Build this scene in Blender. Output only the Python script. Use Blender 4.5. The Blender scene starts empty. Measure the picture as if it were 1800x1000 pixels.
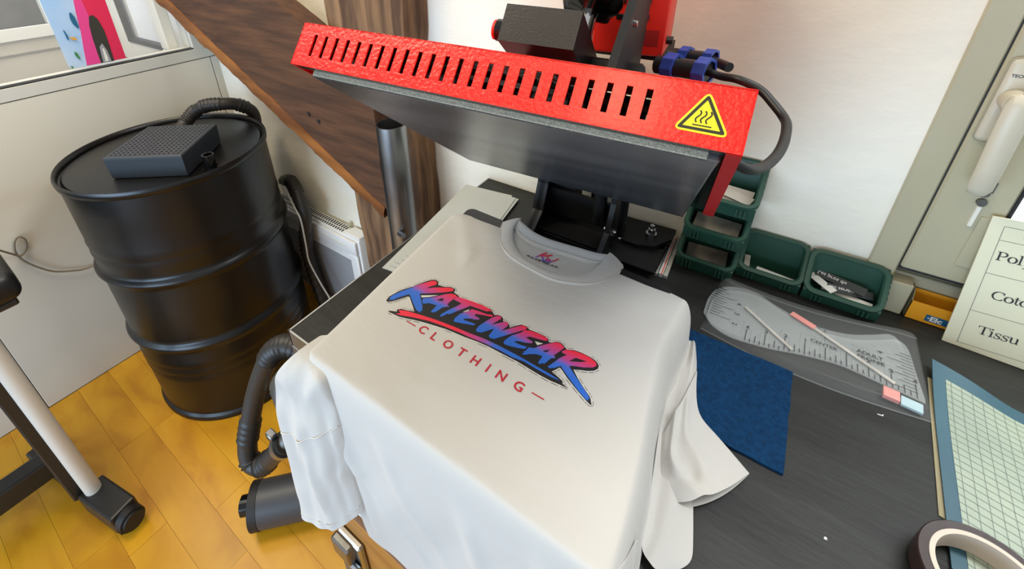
import bpy, bmesh, math, random
from mathutils import Vector, Matrix, noise
from mathutils.geometry import tessellate_polygon
random.seed(7)
R = math.radians
col = bpy.context.scene.collection
scene = bpy.context.scene

# ------------------------------------------------------------------ camera, light, exposure
cam_d = bpy.data.cameras.new('camera')
cam = bpy.data.objects.new('camera', cam_d)
col.objects.link(cam)
scene.camera = cam
cam_d.sensor_fit = 'HORIZONTAL'
cam_d.sensor_width = 36.0
cam_d.lens = 790.1 / 1800 * 36
cam_d.shift_x = 70 / 1800
cam_d.shift_y = -230 / 1800
cam_d.clip_start = 0.02
_r = Vector((0.81425585, 0.57974349, -0.02974717))
_d = Vector((0.23990736, -0.38273032, -0.892167))
_f = Vector((-0.52861316, 0.71931564, -0.45072513))
cam.matrix_world = Matrix(((_r.x, -_d.x, -_f.x, 0), (_r.y, -_d.y, -_f.y, 0), (_r.z, -_d.z, -_f.z, 1.5), (0, 0, 0, 1)))

world = bpy.data.worlds.new('World')
scene.world = world
world.use_nodes = True
world.node_tree.nodes['Background'].inputs[0].default_value = (0.96, 0.98, 1.0, 1)
world.node_tree.nodes['Background'].inputs[1].default_value = 0.46

def area(name, loc, target, sx, sy, power, color):
    l = bpy.data.lights.new(name, 'AREA')
    l.shape = 'RECTANGLE'; l.size = sx; l.size_y = sy; l.energy = power; l.color = color
    o = bpy.data.objects.new(name, l); col.objects.link(o)
    o.location = loc
    o.rotation_euler = (Vector(target) - Vector(loc)).to_track_quat('-Z', 'Y').to_euler()
    return o
area('overhead_light', (-0.15, -0.66, 2.8), (-0.2, 0.35, 0.9), 0.3, 0.3, 4, (1.0, 0.80, 0.50))
area('overhead_light', (-1.35, 0.0, 2.7), (-1.35, 0.25, 0.4), 0.7, 0.7, 22, (1.0, 0.85, 0.60))  # unseen overhead light added to brighten the left side of the room
area('window_daylight', (-0.8, -2.3, 0.9), (-0.5, 0.6, 0.95), 2.2, 1.0, 62, (0.52, 0.74, 1.0))
scene.view_settings.view_transform = 'Standard'
scene.view_settings.look = 'None'
scene.view_settings.gamma = 1.0
scene.view_settings.use_curve_mapping = False
scene.view_settings.exposure = 0.32

# ------------------------------------------------------------------ materials
def srgb(r, g, b):
    f = lambda c: (c / 255 / 12.92) if c / 255 <= 0.04045 else ((c / 255 + 0.055) / 1.055) ** 2.4
    return (f(r), f(g), f(b), 1)

def mat(name, c, rough=0.5, metal=0.0, c2=None, nscale=8.0, stretch=(1, 1, 1), rot=(0, 0, 0), detail=4.0,
        bump=0.0, bscale=60.0, bstretch=(1, 1, 1), bdist=0.002, coat=0.0, spec=0.5, vor=False, ramp=(0.35, 0.65), alpha=1.0, trans=0.0, sheen=0.0):
    m = bpy.data.materials.new(name)
    m.use_nodes = True
    nt = m.node_tree; N = nt.nodes; L = nt.links
    b = N['Principled BSDF']
    b.inputs['Base Color'].default_value = c
    b.inputs['Roughness'].default_value = rough
    b.inputs['Metallic'].default_value = metal
    b.inputs['Coat Weight'].default_value = coat
    b.inputs['Coat Roughness'].default_value = 0.15
    b.inputs['Specular IOR Level'].default_value = spec
    b.inputs['Alpha'].default_value = alpha
    b.inputs['Transmission Weight'].default_value = trans
    b.inputs['Sheen Weight'].default_value = sheen
    tc = N.new('ShaderNodeTexCoord')
    if c2 is not None:
        mp = N.new('ShaderNodeMapping'); mp.inputs['Scale'].default_value = stretch; mp.inputs['Rotation'].default_value = rot
        L.new(tc.outputs['Object'], mp.inputs[0])
        n = N.new('ShaderNodeTexNoise'); n.inputs['Scale'].default_value = nscale; n.inputs['Detail'].default_value = detail
        L.new(mp.outputs[0], n.inputs['Vector'])
        cr = N.new('ShaderNodeValToRGB')
        cr.color_ramp.elements[0].position = ramp[0]; cr.color_ramp.elements[0].color = c
        cr.color_ramp.elements[1].position = ramp[1]; cr.color_ramp.elements[1].color = c2
        L.new(n.outputs['Fac'], cr.inputs[0]); L.new(cr.outputs[0], b.inputs['Base Color'])
    if bump:
        mp2 = N.new('ShaderNodeMapping'); mp2.inputs['Scale'].default_value = bstretch; mp2.inputs['Rotation'].default_value = rot
        L.new(tc.outputs['Object'], mp2.inputs[0])
        if vor:
            n2 = N.new('ShaderNodeTexVoronoi'); n2.feature = 'SMOOTH_F1'; n2.inputs['Scale'].default_value = bscale
            out = n2.outputs['Distance']
        else:
            n2 = N.new('ShaderNodeTexNoise'); n2.inputs['Scale'].default_value = bscale; n2.inputs['Detail'].default_value = 5
            out = n2.outputs['Fac']
        L.new(mp2.outputs[0], n2.inputs['Vector'])
        bp = N.new('ShaderNodeBump'); bp.inputs['Strength'].default_value = bump; bp.inputs['Distance'].default_value = bdist
        L.new(out, bp.inputs['Height']); L.new(bp.outputs[0], b.inputs['Normal'])
    return m

M = {}
M['plaster'] = mat('plaster', srgb(238, 231, 212), 0.75, c2=srgb(244, 239, 226), nscale=3, bump=0.5, bscale=16, bstretch=(1, 1, 1.35), bdist=0.007)
M['panel'] = mat('partition_panel', srgb(206, 200, 184), 0.45, c2=srgb(212, 206, 192), nscale=2)
M['panel_rail'] = mat('partition_rail', srgb(200, 197, 186), 0.45)
M['seam'] = mat('panel_seam', srgb(120, 112, 98), 0.8)
M['pvc'] = mat('window_pvc', srgb(182, 175, 148), 0.35, c2=srgb(174, 167, 138), nscale=4)
M['pvc_white'] = mat('pvc_white', srgb(226, 224, 212), 0.35)
M['handle'] = mat('handle_cream', srgb(196, 188, 166), 0.4)
M['gasket'] = mat('black_gasket', srgb(28, 28, 28), 0.6)
M['wood'] = mat('old_oak', srgb(78, 54, 36), 0.85, c2=srgb(142, 108, 76), nscale=34, stretch=(1, 1, 0.10), detail=8, bump=0.9, bscale=34, bstretch=(1, 1, 0.12), bdist=0.006)
M['wood_brace'] = mat('old_oak_brace', srgb(62, 37, 20), 0.85, c2=srgb(90, 57, 33), nscale=40, stretch=(0.12, 1, 1), rot=(0, R(-28), 0), detail=8, bump=0.8, bscale=60, bstretch=(0.12, 1, 1), bdist=0.004)
M['wood_edge'] = mat('worn_oak_edge', srgb(112, 64, 24), 0.7, c2=srgb(164, 102, 42), nscale=12, stretch=(0.15, 1, 1), rot=(0, R(41), 0), detail=6, bump=0.6, bscale=30, bstretch=(0.15, 1, 1), bdist=0.004)
M['slate'] = mat('slate_laminate', srgb(27, 28, 25), 0.5, spec=0.3, c2=srgb(39, 40, 36), nscale=5, stretch=(1.5, 6, 1), rot=(0, 0, R(35)), detail=8, bump=0.25, bscale=22, bstretch=(1, 5, 1), bdist=0.002)
M['alu'] = mat('aluminium', srgb(176, 178, 178), 0.32, 1.0, bump=0.15, bscale=200, bdist=0.0006)
M['steel'] = mat('galvanised_steel', srgb(168, 170, 172), 0.34, 1.0, c2=srgb(120, 122, 124), nscale=9, stretch=(1, 1, .4))
M['chrome'] = mat('chrome', srgb(210, 210, 210), 0.12, 1.0)
M['drum'] = mat('black_drum_paint', srgb(8, 7, 6), 0.33, c2=srgb(11, 10, 9), nscale=3, spec=0.5)
M['black_plastic'] = mat('black_plastic', srgb(30, 31, 32), 0.42, bump=0.1, bscale=300, bdist=0.0005)
M['tray'] = mat('tray_plastic', srgb(40, 45, 50), 0.5)
M['hose'] = mat('black_hose', srgb(38, 34, 30), 0.5)
M['gloss_black'] = mat('gloss_black', srgb(14, 14, 14), 0.12)
M['dark_metal'] = mat('black_machine_paint', srgb(13, 13, 14), 0.5, spec=0.35, bump=0.3, bscale=260, bdist=0.0006)
M['hammer_black'] = mat('hammered_black', srgb(25, 25, 27), 0.38, bump=0.45, bscale=480, bdist=0.0008)
M['red'] = mat('hammered_red', srgb(230, 28, 16), 0.2, bump=0.75, bscale=260, bstretch=(1, 1, 1), bdist=0.0012, coat=0.2, spec=0.45)
M['red_shaded'] = mat('red_lip_shaded', srgb(150, 18, 20), 0.6, spec=0.2)  # same red cover paint, with the lip's shade put into the colour
M['red_plain'] = mat('red_panel', srgb(232, 44, 28), 0.4)
M['plate'] = mat('heating_plate', srgb(136, 137, 140), 0.26, 0.8, c2=srgb(108, 109, 112), nscale=3, stretch=(1, 6, 1), bump=0.12, bscale=60, bstretch=(1, 12, 1), bdist=0.001)
M['felt'] = mat('insulation_felt', srgb(176, 168, 148), 0.95, c2=srgb(140, 132, 116), nscale=800, bump=0.6, bscale=300, bdist=0.002)
M['yellow'] = mat('warning_yellow', srgb(248, 230, 30), 0.4)
M['sticker_black'] = mat('sticker_black', srgb(36, 32, 14), 0.45)
M['blue_plug'] = mat('blue_plug', srgb(48, 74, 160), 0.4)
M['cable'] = mat('cable_black', srgb(14, 14, 15), 0.45)
M['cotton'] = mat('white_cotton', srgb(190, 188, 183), 0.92, sheen=0.2, bump=0.22, bscale=26, bstretch=(1, 2.2, 1.4), bdist=0.004)
M['seam_thread'] = mat('cotton_seam', srgb(198, 195, 188), 0.95)
M['white_paint'] = mat('radiator_white', srgb(228, 229, 228), 0.4)
M['grille'] = mat('radiator_grille', srgb(150, 152, 155), 0.5)
M['white_cable'] = mat('white_cable', srgb(196, 190, 176), 0.5)
M['grey_cable'] = mat('grey_cable', srgb(128, 118, 100), 0.5)
M['green'] = mat('green_bin_plastic', srgb(34, 76, 60), 0.42, c2=srgb(30, 66, 52), nscale=6)
M['paper'] = mat('white_paper', srgb(226, 224, 214), 0.8)
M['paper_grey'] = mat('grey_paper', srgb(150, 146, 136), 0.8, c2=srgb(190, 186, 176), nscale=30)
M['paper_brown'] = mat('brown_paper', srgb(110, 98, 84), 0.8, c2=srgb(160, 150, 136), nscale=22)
M['sheet'] = mat('silicone_sheet', srgb(186, 190, 186), 0.45, alpha=0.85)
M['label_black'] = mat('label_black', srgb(40, 46, 44), 0.5)
M['ink'] = mat('black_ink', srgb(20, 18, 20), 0.6)
M['ink_soft'] = mat('grey_ink', srgb(48, 48, 46), 0.6)
M['line'] = mat('thin_line_ink', srgb(120, 120, 110), 0.7)
M['white_ink'] = mat('white_ink', srgb(235, 232, 224), 0.6)
M['print_halo'] = mat('print_halo', srgb(206, 204, 198), 0.7)
M['maroon'] = mat('maroon_ink', srgb(178, 30, 48), 0.7)
M['blue_felt'] = mat('blue_felt', srgb(2, 42, 76), 0.9, spec=0.2, c2=srgb(5, 54, 92), nscale=160, bump=0.9, bscale=230, bdist=0.003)
M['clear'] = mat('clear_film', (0.92, 0.95, 0.94, 1), 0.12, alpha=0.07, spec=0.5)
M['acrylic'] = mat('clear_acrylic', srgb(196, 202, 200), 0.18, alpha=0.26)
M['glass'] = mat('window_glass', (0.96, 0.98, 0.98, 1), 0.03, alpha=0.10, spec=0.5)
M['pink'] = mat('pink_plastic', srgb(232, 142, 132), 0.4)
M['pale_blue'] = mat('pale_blue_plastic', srgb(170, 198, 204), 0.4)
M['orange'] = mat('orange_card', srgb(236, 160, 26), 0.55)
M['card_grey'] = mat('raw_card', srgb(150, 140, 108), 0.8)
M['label_blue'] = mat('label_blue', srgb(28, 96, 132), 0.5)
M['sign'] = mat('sign_card', srgb(226, 222, 192), 0.6)
M['mat_blue'] = mat('cutting_mat_teal', srgb(44, 82, 98), 0.5, c2=srgb(56, 96, 110), nscale=6)
M['mat_pale'] = mat('cutting_mat_pale', srgb(164, 176, 156), 0.5, c2=srgb(146, 160, 144), nscale=8)
M['grid'] = mat('mat_grid_line', srgb(112, 122, 114), 0.6)
M['tape'] = mat('brown_tape', srgb(52, 36, 32), 0.25)
M['core'] = mat('tape_core', srgb(206, 192, 176), 0.7)
M['stand_white'] = mat('stand_white_tube', srgb(206, 200, 188), 0.4)
M['stand_black'] = mat('stand_black_steel', srgb(34, 32, 30), 0.4, bump=0.2, bscale=120, bdist=0.0008)
M['leather'] = mat('black_vinyl', srgb(20, 20, 21), 0.4)
M['grey_plastic'] = mat('dark_grey_plastic', srgb(62, 63, 66), 0.45)
M['cast'] = mat('cast_metal', srgb(112, 110, 104), 0.5, 0.7, c2=srgb(80, 78, 74), nscale=20)
M['crate'] = mat('crate_plywood', srgb(176, 122, 52), 0.6, c2=srgb(152, 100, 38), nscale=7, stretch=(0.3, 1, 3))
M['crate_in'] = mat('crate_inside', srgb(118, 82, 56), 0.7)
M['rubber'] = mat('rubber', srgb(24, 23, 22), 0.6)
M['far_wall'] = mat('far_room_wall', srgb(192, 184, 166), 0.7)
M['far_dark'] = mat('far_dark_glass', srgb(40, 40, 36), 0.6, spec=0.2, c2=srgb(70, 68, 60), nscale=9)
M['poster_sky'] = mat('poster_sky', srgb(150, 190, 232), 0.4, c2=srgb(196, 214, 232), nscale=3)
M['poster_pink'] = mat('poster_pink', srgb(226, 70, 140), 0.4)
M['poster_red'] = mat('poster_red', srgb(222, 44, 84), 0.4)
M['poster_dark'] = mat('poster_dark', srgb(58, 56, 50), 0.4)
M['poster_green'] = mat('poster_green', srgb(60, 130, 70), 0.4)
M['poster_yellow'] = mat('poster_orange', srgb(226, 160, 60), 0.4)
M['bright'] = mat('bright_white_wall', srgb(244, 246, 246), 0.7)
M['floor_base'] = mat('floor_joint', srgb(128, 80, 20), 0.7)

# floor planks: honey wood, each plank shifted a little by Object Info random
def plank_material():
    m = bpy.data.materials.new('honey_parquet'); m.use_nodes = True
    nt = m.node_tree; N = nt.nodes; L = nt.links; b = N['Principled BSDF']
    oi = N.new('ShaderNodeObjectInfo'); tc = N.new('ShaderNodeTexCoord'); geo = N.new('ShaderNodeNewGeometry')
    add = N.new('ShaderNodeVectorMath'); add.operation = 'ADD'
    comb = N.new('ShaderNodeCombineXYZ'); mul = N.new('ShaderNodeMath'); mul.operation = 'MULTIPLY'; mul.inputs[1].default_value = 37.0
    L.new(oi.outputs['Random'], mul.inputs[0]); L.new(mul.outputs[0], comb.inputs[2])
    L.new(geo.outputs['Position'], add.inputs[0]); L.new(comb.outputs[0], add.inputs[1])
    mp = N.new('ShaderNodeMapping'); mp.inputs['Scale'].default_value = (2.0, 4.5, 1)
    L.new(add.outputs[0], mp.inputs[0])
    n = N.new('ShaderNodeTexNoise'); n.inputs['Scale'].default_value = 2.4; n.inputs['Detail'].default_value = 6; n.inputs['Distortion'].default_value = 0.5
    L.new(mp.outputs[0], n.inputs['Vector'])
    cr = N.new('ShaderNodeValToRGB')
    e = cr.color_ramp.elements
    e[0].position = 0.28; e[0].color = srgb(182, 120, 16)
    e[1].position = 0.72; e[1].color = srgb(216, 158, 34)
    k = e.new(0.48); k.color = srgb(204, 144, 24)
    L.new(n.outputs['Fac'], cr.inputs[0])
    hsv = N.new('ShaderNodeHueSaturation')
    mr = N.new('ShaderNodeMapRange'); mr.inputs['To Min'].default_value = 0.93; mr.inputs['To Max'].default_value = 1.07
    L.new(oi.outputs['Random'], mr.inputs[0]); L.new(mr.outputs[0], hsv.inputs['Value'])
    L.new(cr.outputs[0], hsv.inputs['Color']); L.new(hsv.outputs[0], b.inputs['Base Color'])
    b.inputs['Roughness'].default_value = 0.34
    return m
M['plank'] = plank_material()

# printed gradients: red to blue across the letters (object Y) and along the underline (object X)
def gradient_material(name, axis, a, b_, skew=0.0):
    m = bpy.data.materials.new(name); m.use_nodes = True
    nt = m.node_tree; N = nt.nodes; L = nt.links; p = N['Principled BSDF']
    tc = N.new('ShaderNodeTexCoord'); sp = N.new('ShaderNodeSeparateXYZ'); L.new(tc.outputs['Object'], sp.inputs[0])
    nz = N.new('ShaderNodeTexNoise'); nz.inputs['Scale'].default_value = 90; L.new(tc.outputs['Object'], nz.inputs['Vector'])
    ad = N.new('ShaderNodeMath'); ad.operation = 'MULTIPLY_ADD'; ad.inputs[1].default_value = 0.006
    L.new(nz.outputs['Fac'], ad.inputs[0]); L.new(sp.outputs[axis], ad.inputs[2])
    mr = N.new('ShaderNodeMapRange'); mr.inputs['From Min'].default_value = a; mr.inputs['From Max'].default_value = b_
    L.new(ad.outputs[0], mr.inputs[0])
    cr = N.new('ShaderNodeValToRGB'); e = cr.color_ramp.elements
    e[0].position = 0.0; e[0].color = srgb(36, 98, 196)
    e[1].position = 1.0; e[1].color = srgb(222, 36, 62)
    k = e.new(0.3); k.color = srgb(58, 100, 196)
    k = e.new(0.55); k.color = srgb(168, 66, 140)
    L.new(mr.outputs[0], cr.inputs[0]); L.new(cr.outputs[0], p.inputs['Base Color'])
    p.inputs['Roughness'].default_value = 0.6
    return m

# ------------------------------------------------------------------ mesh helpers
class MB:
    def __init__(self): self.v = []; self.f = []; self.m = []
    def add(self, v, f, mi=0):
        o = len(self.v); self.v += [tuple(p) for p in v]; self.f += [tuple(i + o for i in q) for q in f]; self.m += [mi] * len(f)
        return self
    def box(self, x0, x1, y0, y1, z0, z1, mi=0, bev=0.0, seg=1, mtx=None):
        if bev > 0:
            bm = bmesh.new()
            bmesh.ops.create_cube(bm, size=1.0)
            for v in bm.verts:
                v.co = Vector(((x0 + x1) / 2 + v.co.x * (x1 - x0), (y0 + y1) / 2 + v.co.y * (y1 - y0), (z0 + z1) / 2 + v.co.z * (z1 - z0)))
            bmesh.ops.bevel(bm, geom=list(bm.edges), offset=bev, segments=seg, profile=0.5, affect='EDGES')
            bm.verts.index_update()
            vs = [v.co.copy() for v in bm.verts]; fs = [[v.index for v in f.verts] for f in bm.faces]
            bm.free()
        else:
            vs = [Vector((x, y, z)) for z in (z0, z1) for y in (y0, y1) for x in (x0, x1)]
            fs = [(0, 2, 3, 1), (4, 5, 7, 6), (0, 1, 5, 4), (2, 6, 7, 3), (0, 4, 6, 2), (1, 3, 7, 5)]
        if mtx is not None: vs = [mtx @ v for v in vs]
        return self.add(vs, fs, mi)
    def prism(self, poly, o, ux, uy, h, mi=0):
        # polygon in the plane (ux, uy) at o, thickened by vector h
        o = Vector(o); ux = Vector(ux); uy = Vector(uy); h = Vector(h)
        a = [o + ux * p[0] + uy * p[1] for p in poly]; b = [p + h for p in a]; n = len(poly)
        tri = tessellate_polygon([[Vector((p[0], p[1], 0)) for p in poly]])
        fs = [tuple(t) for t in tri] + [tuple(i + n for i in reversed(t)) for t in tri]
        fs += [(i, (i + 1) % n, (i + 1) % n + n, i + n) for i in range(n)]
        return self.add(a + b, fs, mi)
    def tube(self, pts, r, n=10, mi=0, cap=True, rib=None):
        P = [Vector(p) for p in pts]; k = len(P)
        rr = r if isinstance(r, (list, tuple)) else [r] * k
        up = None; vs = []; fs = []
        for i, p in enumerate(P):
            t = (P[min(i + 1, k - 1)] - P[max(i - 1, 0)]).normalized()
            if up is None:
                up = t.orthogonal().normalized()
            else:
                up = (up - t * up.dot(t)).normalized()
            w = t.cross(up)
            for j in range(n):
                a = 2 * math.pi * j / n
                vs.append(p + (up * math.cos(a) + w * math.sin(a)) * rr[i])
        for i in range(k - 1):
            for j in range(n):
                fs.append((i * n + j, i * n + (j + 1) % n, (i + 1) * n + (j + 1) % n, (i + 1) * n + j))
        if cap:
            fs.append(tuple(reversed(range(n)))); fs.append(tuple((k - 1) * n + j for j in range(n)))
        return self.add(vs, fs, mi)
    def cyl(self, a, b, r, n=24, mi=0, r2=None, cap=True):
        return self.tube([a, b], [r, r if r2 is None else r2], n, mi, cap)
    def lathe(self, c, prof, n=64, mi=0, axis=None):
        vs = []; fs = []; k = len(prof)
        for (r, z) in prof:
            for j in range(n):
                a = 2 * math.pi * j / n
                q = Vector((r * math.cos(a), r * math.sin(a), z))
                if axis is not None: q = axis @ q
                vs.append(Vector(c) + q)
        for i in range(k - 1):
            for j in range(n):
                fs.append((i * n + j, i * n + (j + 1) % n, (i + 1) * n + (j + 1) % n, (i + 1) * n + j))
        return self.add(vs, fs, mi)
    def grid(self, rows, mi=0, close_u=False):
        nr = len(rows); nc = len(rows[0])
        vs = [p for r in rows for p in r]; fs = []
        for i in range(nr - 1):
            for j in range(nc if close_u else nc - 1):
                fs.append((i * nc + j, i * nc + (j + 1) % nc, (i + 1) * nc + (j + 1) % nc, (i + 1) * nc + j))
        return self.add(vs, fs, mi)

def smooth_path(pts, n=6):
    P = [Vector(p) for p in pts]; out = []
    for i in range(len(P) - 1):
        p0 = P[max(i - 1, 0)]; p1 = P[i]; p2 = P[i + 1]; p3 = P[min(i + 2, len(P) - 1)]
        for k in range(n):
            t = k / n
            out.append(0.5 * ((2 * p1) + (p2 - p0) * t + (2 * p0 - 5 * p1 + 4 * p2 - p3) * t * t + (3 * p1 - p0 - 3 * p2 + p3) * t ** 3))
    out.append(P[-1])
    return out

def world_origin(o):
    p = Vector((0, 0, 0))
    while o is not None:
        p += o.location; o = o.parent
    return p

def build(name, mb, mats, parent=None, base=None, smooth=None, label=None):
    """link a mesh whose coordinates are given in world space; its origin is base (or its parent's)"""
    if not isinstance(mats, (list, tuple)): mats = [mats]
    me = bpy.data.meshes.new(name)
    org = world_origin(parent) if parent else Vector((0, 0, 0))
    off = Vector(base) if base is not None else org
    me.from_pydata([tuple(Vector(v) - off) for v in mb.v], [], mb.f)
    for m in mats: me.materials.append(m)
    if len(mats) > 1: me.polygons.foreach_set('material_index', mb.m)
    me.validate(); me.update()
    bm = bmesh.new(); bm.from_mesh(me)
    bmesh.ops.recalc_face_normals(bm, faces=bm.faces[:]); bm.to_mesh(me); bm.free()
    if smooth is not None:
        me.polygons.foreach_set('use_smooth', [True] * len(me.polygons))
        me.set_sharp_from_angle(angle=R(smooth))
    o = bpy.data.objects.new(name, me); col.objects.link(o)
    o.location = off - org
    if parent: o.parent = parent
    if label: o['label'] = label
    return o

def thing(name, loc, label, cat, group=None):
    o = bpy.data.objects.new(name, None); col.objects.link(o)
    o.location = loc; o.empty_display_size = 0.05
    o['label'] = label; o['category'] = cat
    if group: o['group'] = group
    return o

def tag(o, label, cat, group=None):
    o['label'] = label; o['category'] = cat
    if group: o['group'] = group
    return o

def struct(o):
    o['kind'] = 'structure'; return o

def text_mb(mb, body, size, o, ux, uy, mi=0, bold=0.0, align='LEFT', lift=0.0):
    """flat lettering as mesh: lower left at o, running along ux, upright along uy"""
    c = bpy.data.curves.new('lettering', 'FONT'); c.body = body; c.size = size; c.offset = bold; c.align_x = align
    c.resolution_u = 3
    t = bpy.data.objects.new('lettering', c); col.objects.link(t)
    dg = bpy.context.evaluated_depsgraph_get(); dg.update()
    me = bpy.data.meshes.new_from_object(t.evaluated_get(dg))
    ux = Vector(ux); uy = Vector(uy); n = ux.cross(uy).normalized(); o = Vector(o)
    mb.add([o + ux * v.co.x + uy * v.co.y + n * lift for v in me.vertices], [tuple(p.vertices) for p in me.polygons], mi)
    bpy.data.objects.remove(t); bpy.data.curves.remove(c); bpy.data.meshes.remove(me)
    return mb
# ================================================================== THE ROOM
# floor: dark joint layer with one object per plank
mb = MB().box(-3.0, 1.3, -1.5, 0.95, -0.05, -0.004)
floor = struct(build('floor', mb, M['floor_base']))
unit = bpy.data.meshes.new('plank')
u = MB().box(-0.5, 0.5, -0.5, 0.5, -0.5, 0.5)
unit.from_pydata(u.v, [], u.f); unit.materials.append(M['plank']); unit.update()
rng = random.Random(11)
pw = 0.0965
row = 0
y = -0.66
while y < 0.85:
    x = -1.872 - rng.uniform(0, 0.45)
    while x < 0.25:
        ln = rng.choice([0.36, 0.42, 0.5, 0.6])
        a, b = max(x, -1.875), min(x + ln, 0.25)
        if b - a > 0.02:
            p = bpy.data.objects.new('plank', unit); col.objects.link(p); p.parent = floor
            p.scale = (b - a - 0.0006, min(pw, 0.853 - y) - 0.0006, 0.006)
            p.location = ((a + b) / 2, y + min(pw, 0.853 - y) / 2, -0.003 + rng.uniform(-0.0003, 0.0002))
        x += ln
    y += pw; row += 1

# left partition: panels, corner strip and rail, glazed above
wl = struct(build('wall_left', MB().box(-1.96, -1.886, -1.5, 0.856, 0, 1.074), M['seam']))
build('panel', MB().box(-1.886, -1.877, -1.5, -0.0715, 0.0, 1.0705, bev=0.0012), M['panel'], wl)
build('panel', MB().box(-1.886, -1.877, -0.0685, 0.8235, 0.0, 1.0705, bev=0.0012), M['panel'], wl)
build('panel', MB().box(-1.886, -1.877, 0.8265, 0.8545, 0.0, 1.0705, bev=0.0012), M['panel'], wl)
build('rail', MB().box(-1.96, -1.8755, -1.5, 0.8545, 1.0735, 1.1125, bev=0.0012), M['panel_rail'], wl)
w1 = struct(build('window_1', MB().box(-1.915, -1.8765, -1.5, 0.775, 1.1125, 1.1155).box(-1.96, -1.876, 0.775, 0.856, 1.1125, 2.2), M['panel_rail']))
build('gasket', MB().box(-1.908, -1.8762, -1.5, 0.775, 1.1128, 1.1160), M['gasket'], w1)
build('pane', MB().box(-1.904, -1.899, -1.5, 0.775, 1.1155, 2.2), M['glass'], w1)

# back wall of rough plaster
struct(build('wall_back', MB().box(-1.96, 0.183, 0.854, 1.0, 0, 2.3).box(0.183, 1.3, 0.854, 1.0, 0, 0.902), M['plaster']))

# the room beyond the glazed partition
struct(build('wall_far', MB().box(-3.0, -2.9, -1.5, 1.0, 0, 1.152), M['far_wall']))
w3 = struct(build('window_3', MB().box(-2.96, -2.885, -1.5, 1.0, 1.098, 1.152, bev=0.002).box(-2.96, -2.885, 0.60, 0.66, 1.152, 2.2, bev=0.002), M['pvc_white']))
build('pane', MB().box(-2.95, -2.93, -1.5, 0.60, 1.152, 2.2), M['far_dark'], w3)
struct(build('trim_1', MB().box(-2.9, -2.893, -1.5, 0.9, 1.035, 1.041), M['seam']))
struct(build('wall_far_back', MB().box(-3.0, -1.96, 0.90, 1.0, 0, 2.3), M['bright']))
w4 = struct(build('window_4', MB().box(-2.47, -2.33, 0.72, 0.76, 1.02, 2.0, bev=0.004).box(-2.33, -1.965, 0.72, 0.76, 1.02, 1.108, bev=0.004)
            .box(-2.02, -1.965, 0.72, 0.76, 1.108, 2.0, bev=0.004), M['pvc_white']))
build('gasket', MB().box(-2.334, -2.318, 0.716, 0.745, 1.106, 2.0).box(-2.334, -2.02, 0.716, 0.745, 1.104, 1.121), M['gasket'], w4)
build('pane', MB().box(-2.32, -2.02, 0.736, 0.741, 1.12, 2.0), M['glass'], w4)
build('hinge', MB().cyl((-2.478, 0.715, 1.08), (-2.478, 0.715, 1.12), 0.008, 12).cyl((-2.478, 0.715, 1.15), (-2.478, 0.715, 1.19), 0.008, 12), M['gasket'], w4)

# right-hand window
w2 = struct(build('window_2', MB().box(0.183, 0.2185, 0.846, 0.93, 0.902, 2.3, bev=0.002).box(0.2185, 1.3, 0.876, 0.93, 0.902, 0.992, bev=0.002), M['pvc']))
build('gasket', MB().box(0.2175, 0.2215, 0.848, 0.90, 0.99, 2.3).box(0.2175, 1.3, 0.849, 0.90, 0.989, 0.995), M['gasket'], w2)
build('sash', MB().box(0.2205, 0.296, 0.843, 0.90, 0.9945, 2.3, bev=0.003).box(0.296, 1.3, 0.843, 0.90, 0.9945, 1.075, bev=0.003), M['pvc'], w2)
build('glazing_seal', MB().box(0.2955, 0.2985, 0.842, 0.88, 1.075, 2.3).box(0.2955, 1.3, 0.842, 0.88, 1.0745, 1.078), M['gasket'], w2)
build('pane', MB().box(0.297, 1.3, 0.866, 0.870, 1.076, 2.3), M['glass'], w2)
build('trim_bead', MB().box(0.2205, 1.3, 0.868, 0.8765, 0.952, 0.972, bev=0.0015).box(0.2185, 0.246, 0.8405, 0.8765, 0.9075, 0.968, bev=0.0015), M['pvc'], w2)
build('rebate_cover', MB().box(0.272, 0.292, 0.8405, 0.845, 1.025, 1.112, bev=0.001), M['pvc'], w2)
hd = build('handle_plate', MB().box(0.2235, 0.252, 0.8325, 0.844, 1.222, 1.336, bev=0.008, seg=3), M['handle'], w2, smooth=40)
hb = MB().cyl((0.2395, 0.830, 1.284), (0.2395, 0.806, 1.284), 0.0135, 20)
hb.grid([[Vector((cx + w * math.cos(a), cy + d * math.sin(a), z)) for a in [2 * math.pi * k / 16 for k in range(16)]]
         for (cx, cy, z, w, d) in ((0.2410, 0.802, 1.300, 0.004, 0.003), (0.2405, 0.801, 1.297, 0.0115, 0.007), (0.2400, 0.800, 1.285, 0.0135, 0.009), (0.2405, 0.798, 1.25, 0.0135, 0.008),
                                   (0.2425, 0.798, 1.20, 0.0128, 0.008), (0.2440, 0.802, 1.170, 0.0125, 0.008), (0.2442, 0.805, 1.160, 0.009, 0.006), (0.2442, 0.806, 1.157, 0.003, 0.003))], close_u=True)
build('handle_lever', hb, M['handle'], w2, smooth=50)
tx = text_mb(MB(), 'TECHN', 0.0052, (0.2285, 0.8322, 1.312), (1, 0, 0), (0, 0, 1), bold=0.0001)
build('handle_lettering', tx, M['ink_soft'], w2)
build('drive_screw', MB().cyl((0.2625, 0.844, 1.148), (0.2625, 0.838, 1.148), 0.0055, 16).cyl((0.2645, 0.844, 1.134), (0.2645, 0.838, 1.134), 0.0055, 16), M['cast'], w2)
build('keep_plate', MB().box(0.2625, 0.2675, 0.838, 0.844, 1.094, 1.128, bev=0.001), M['pvc_white'], w2)
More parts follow.
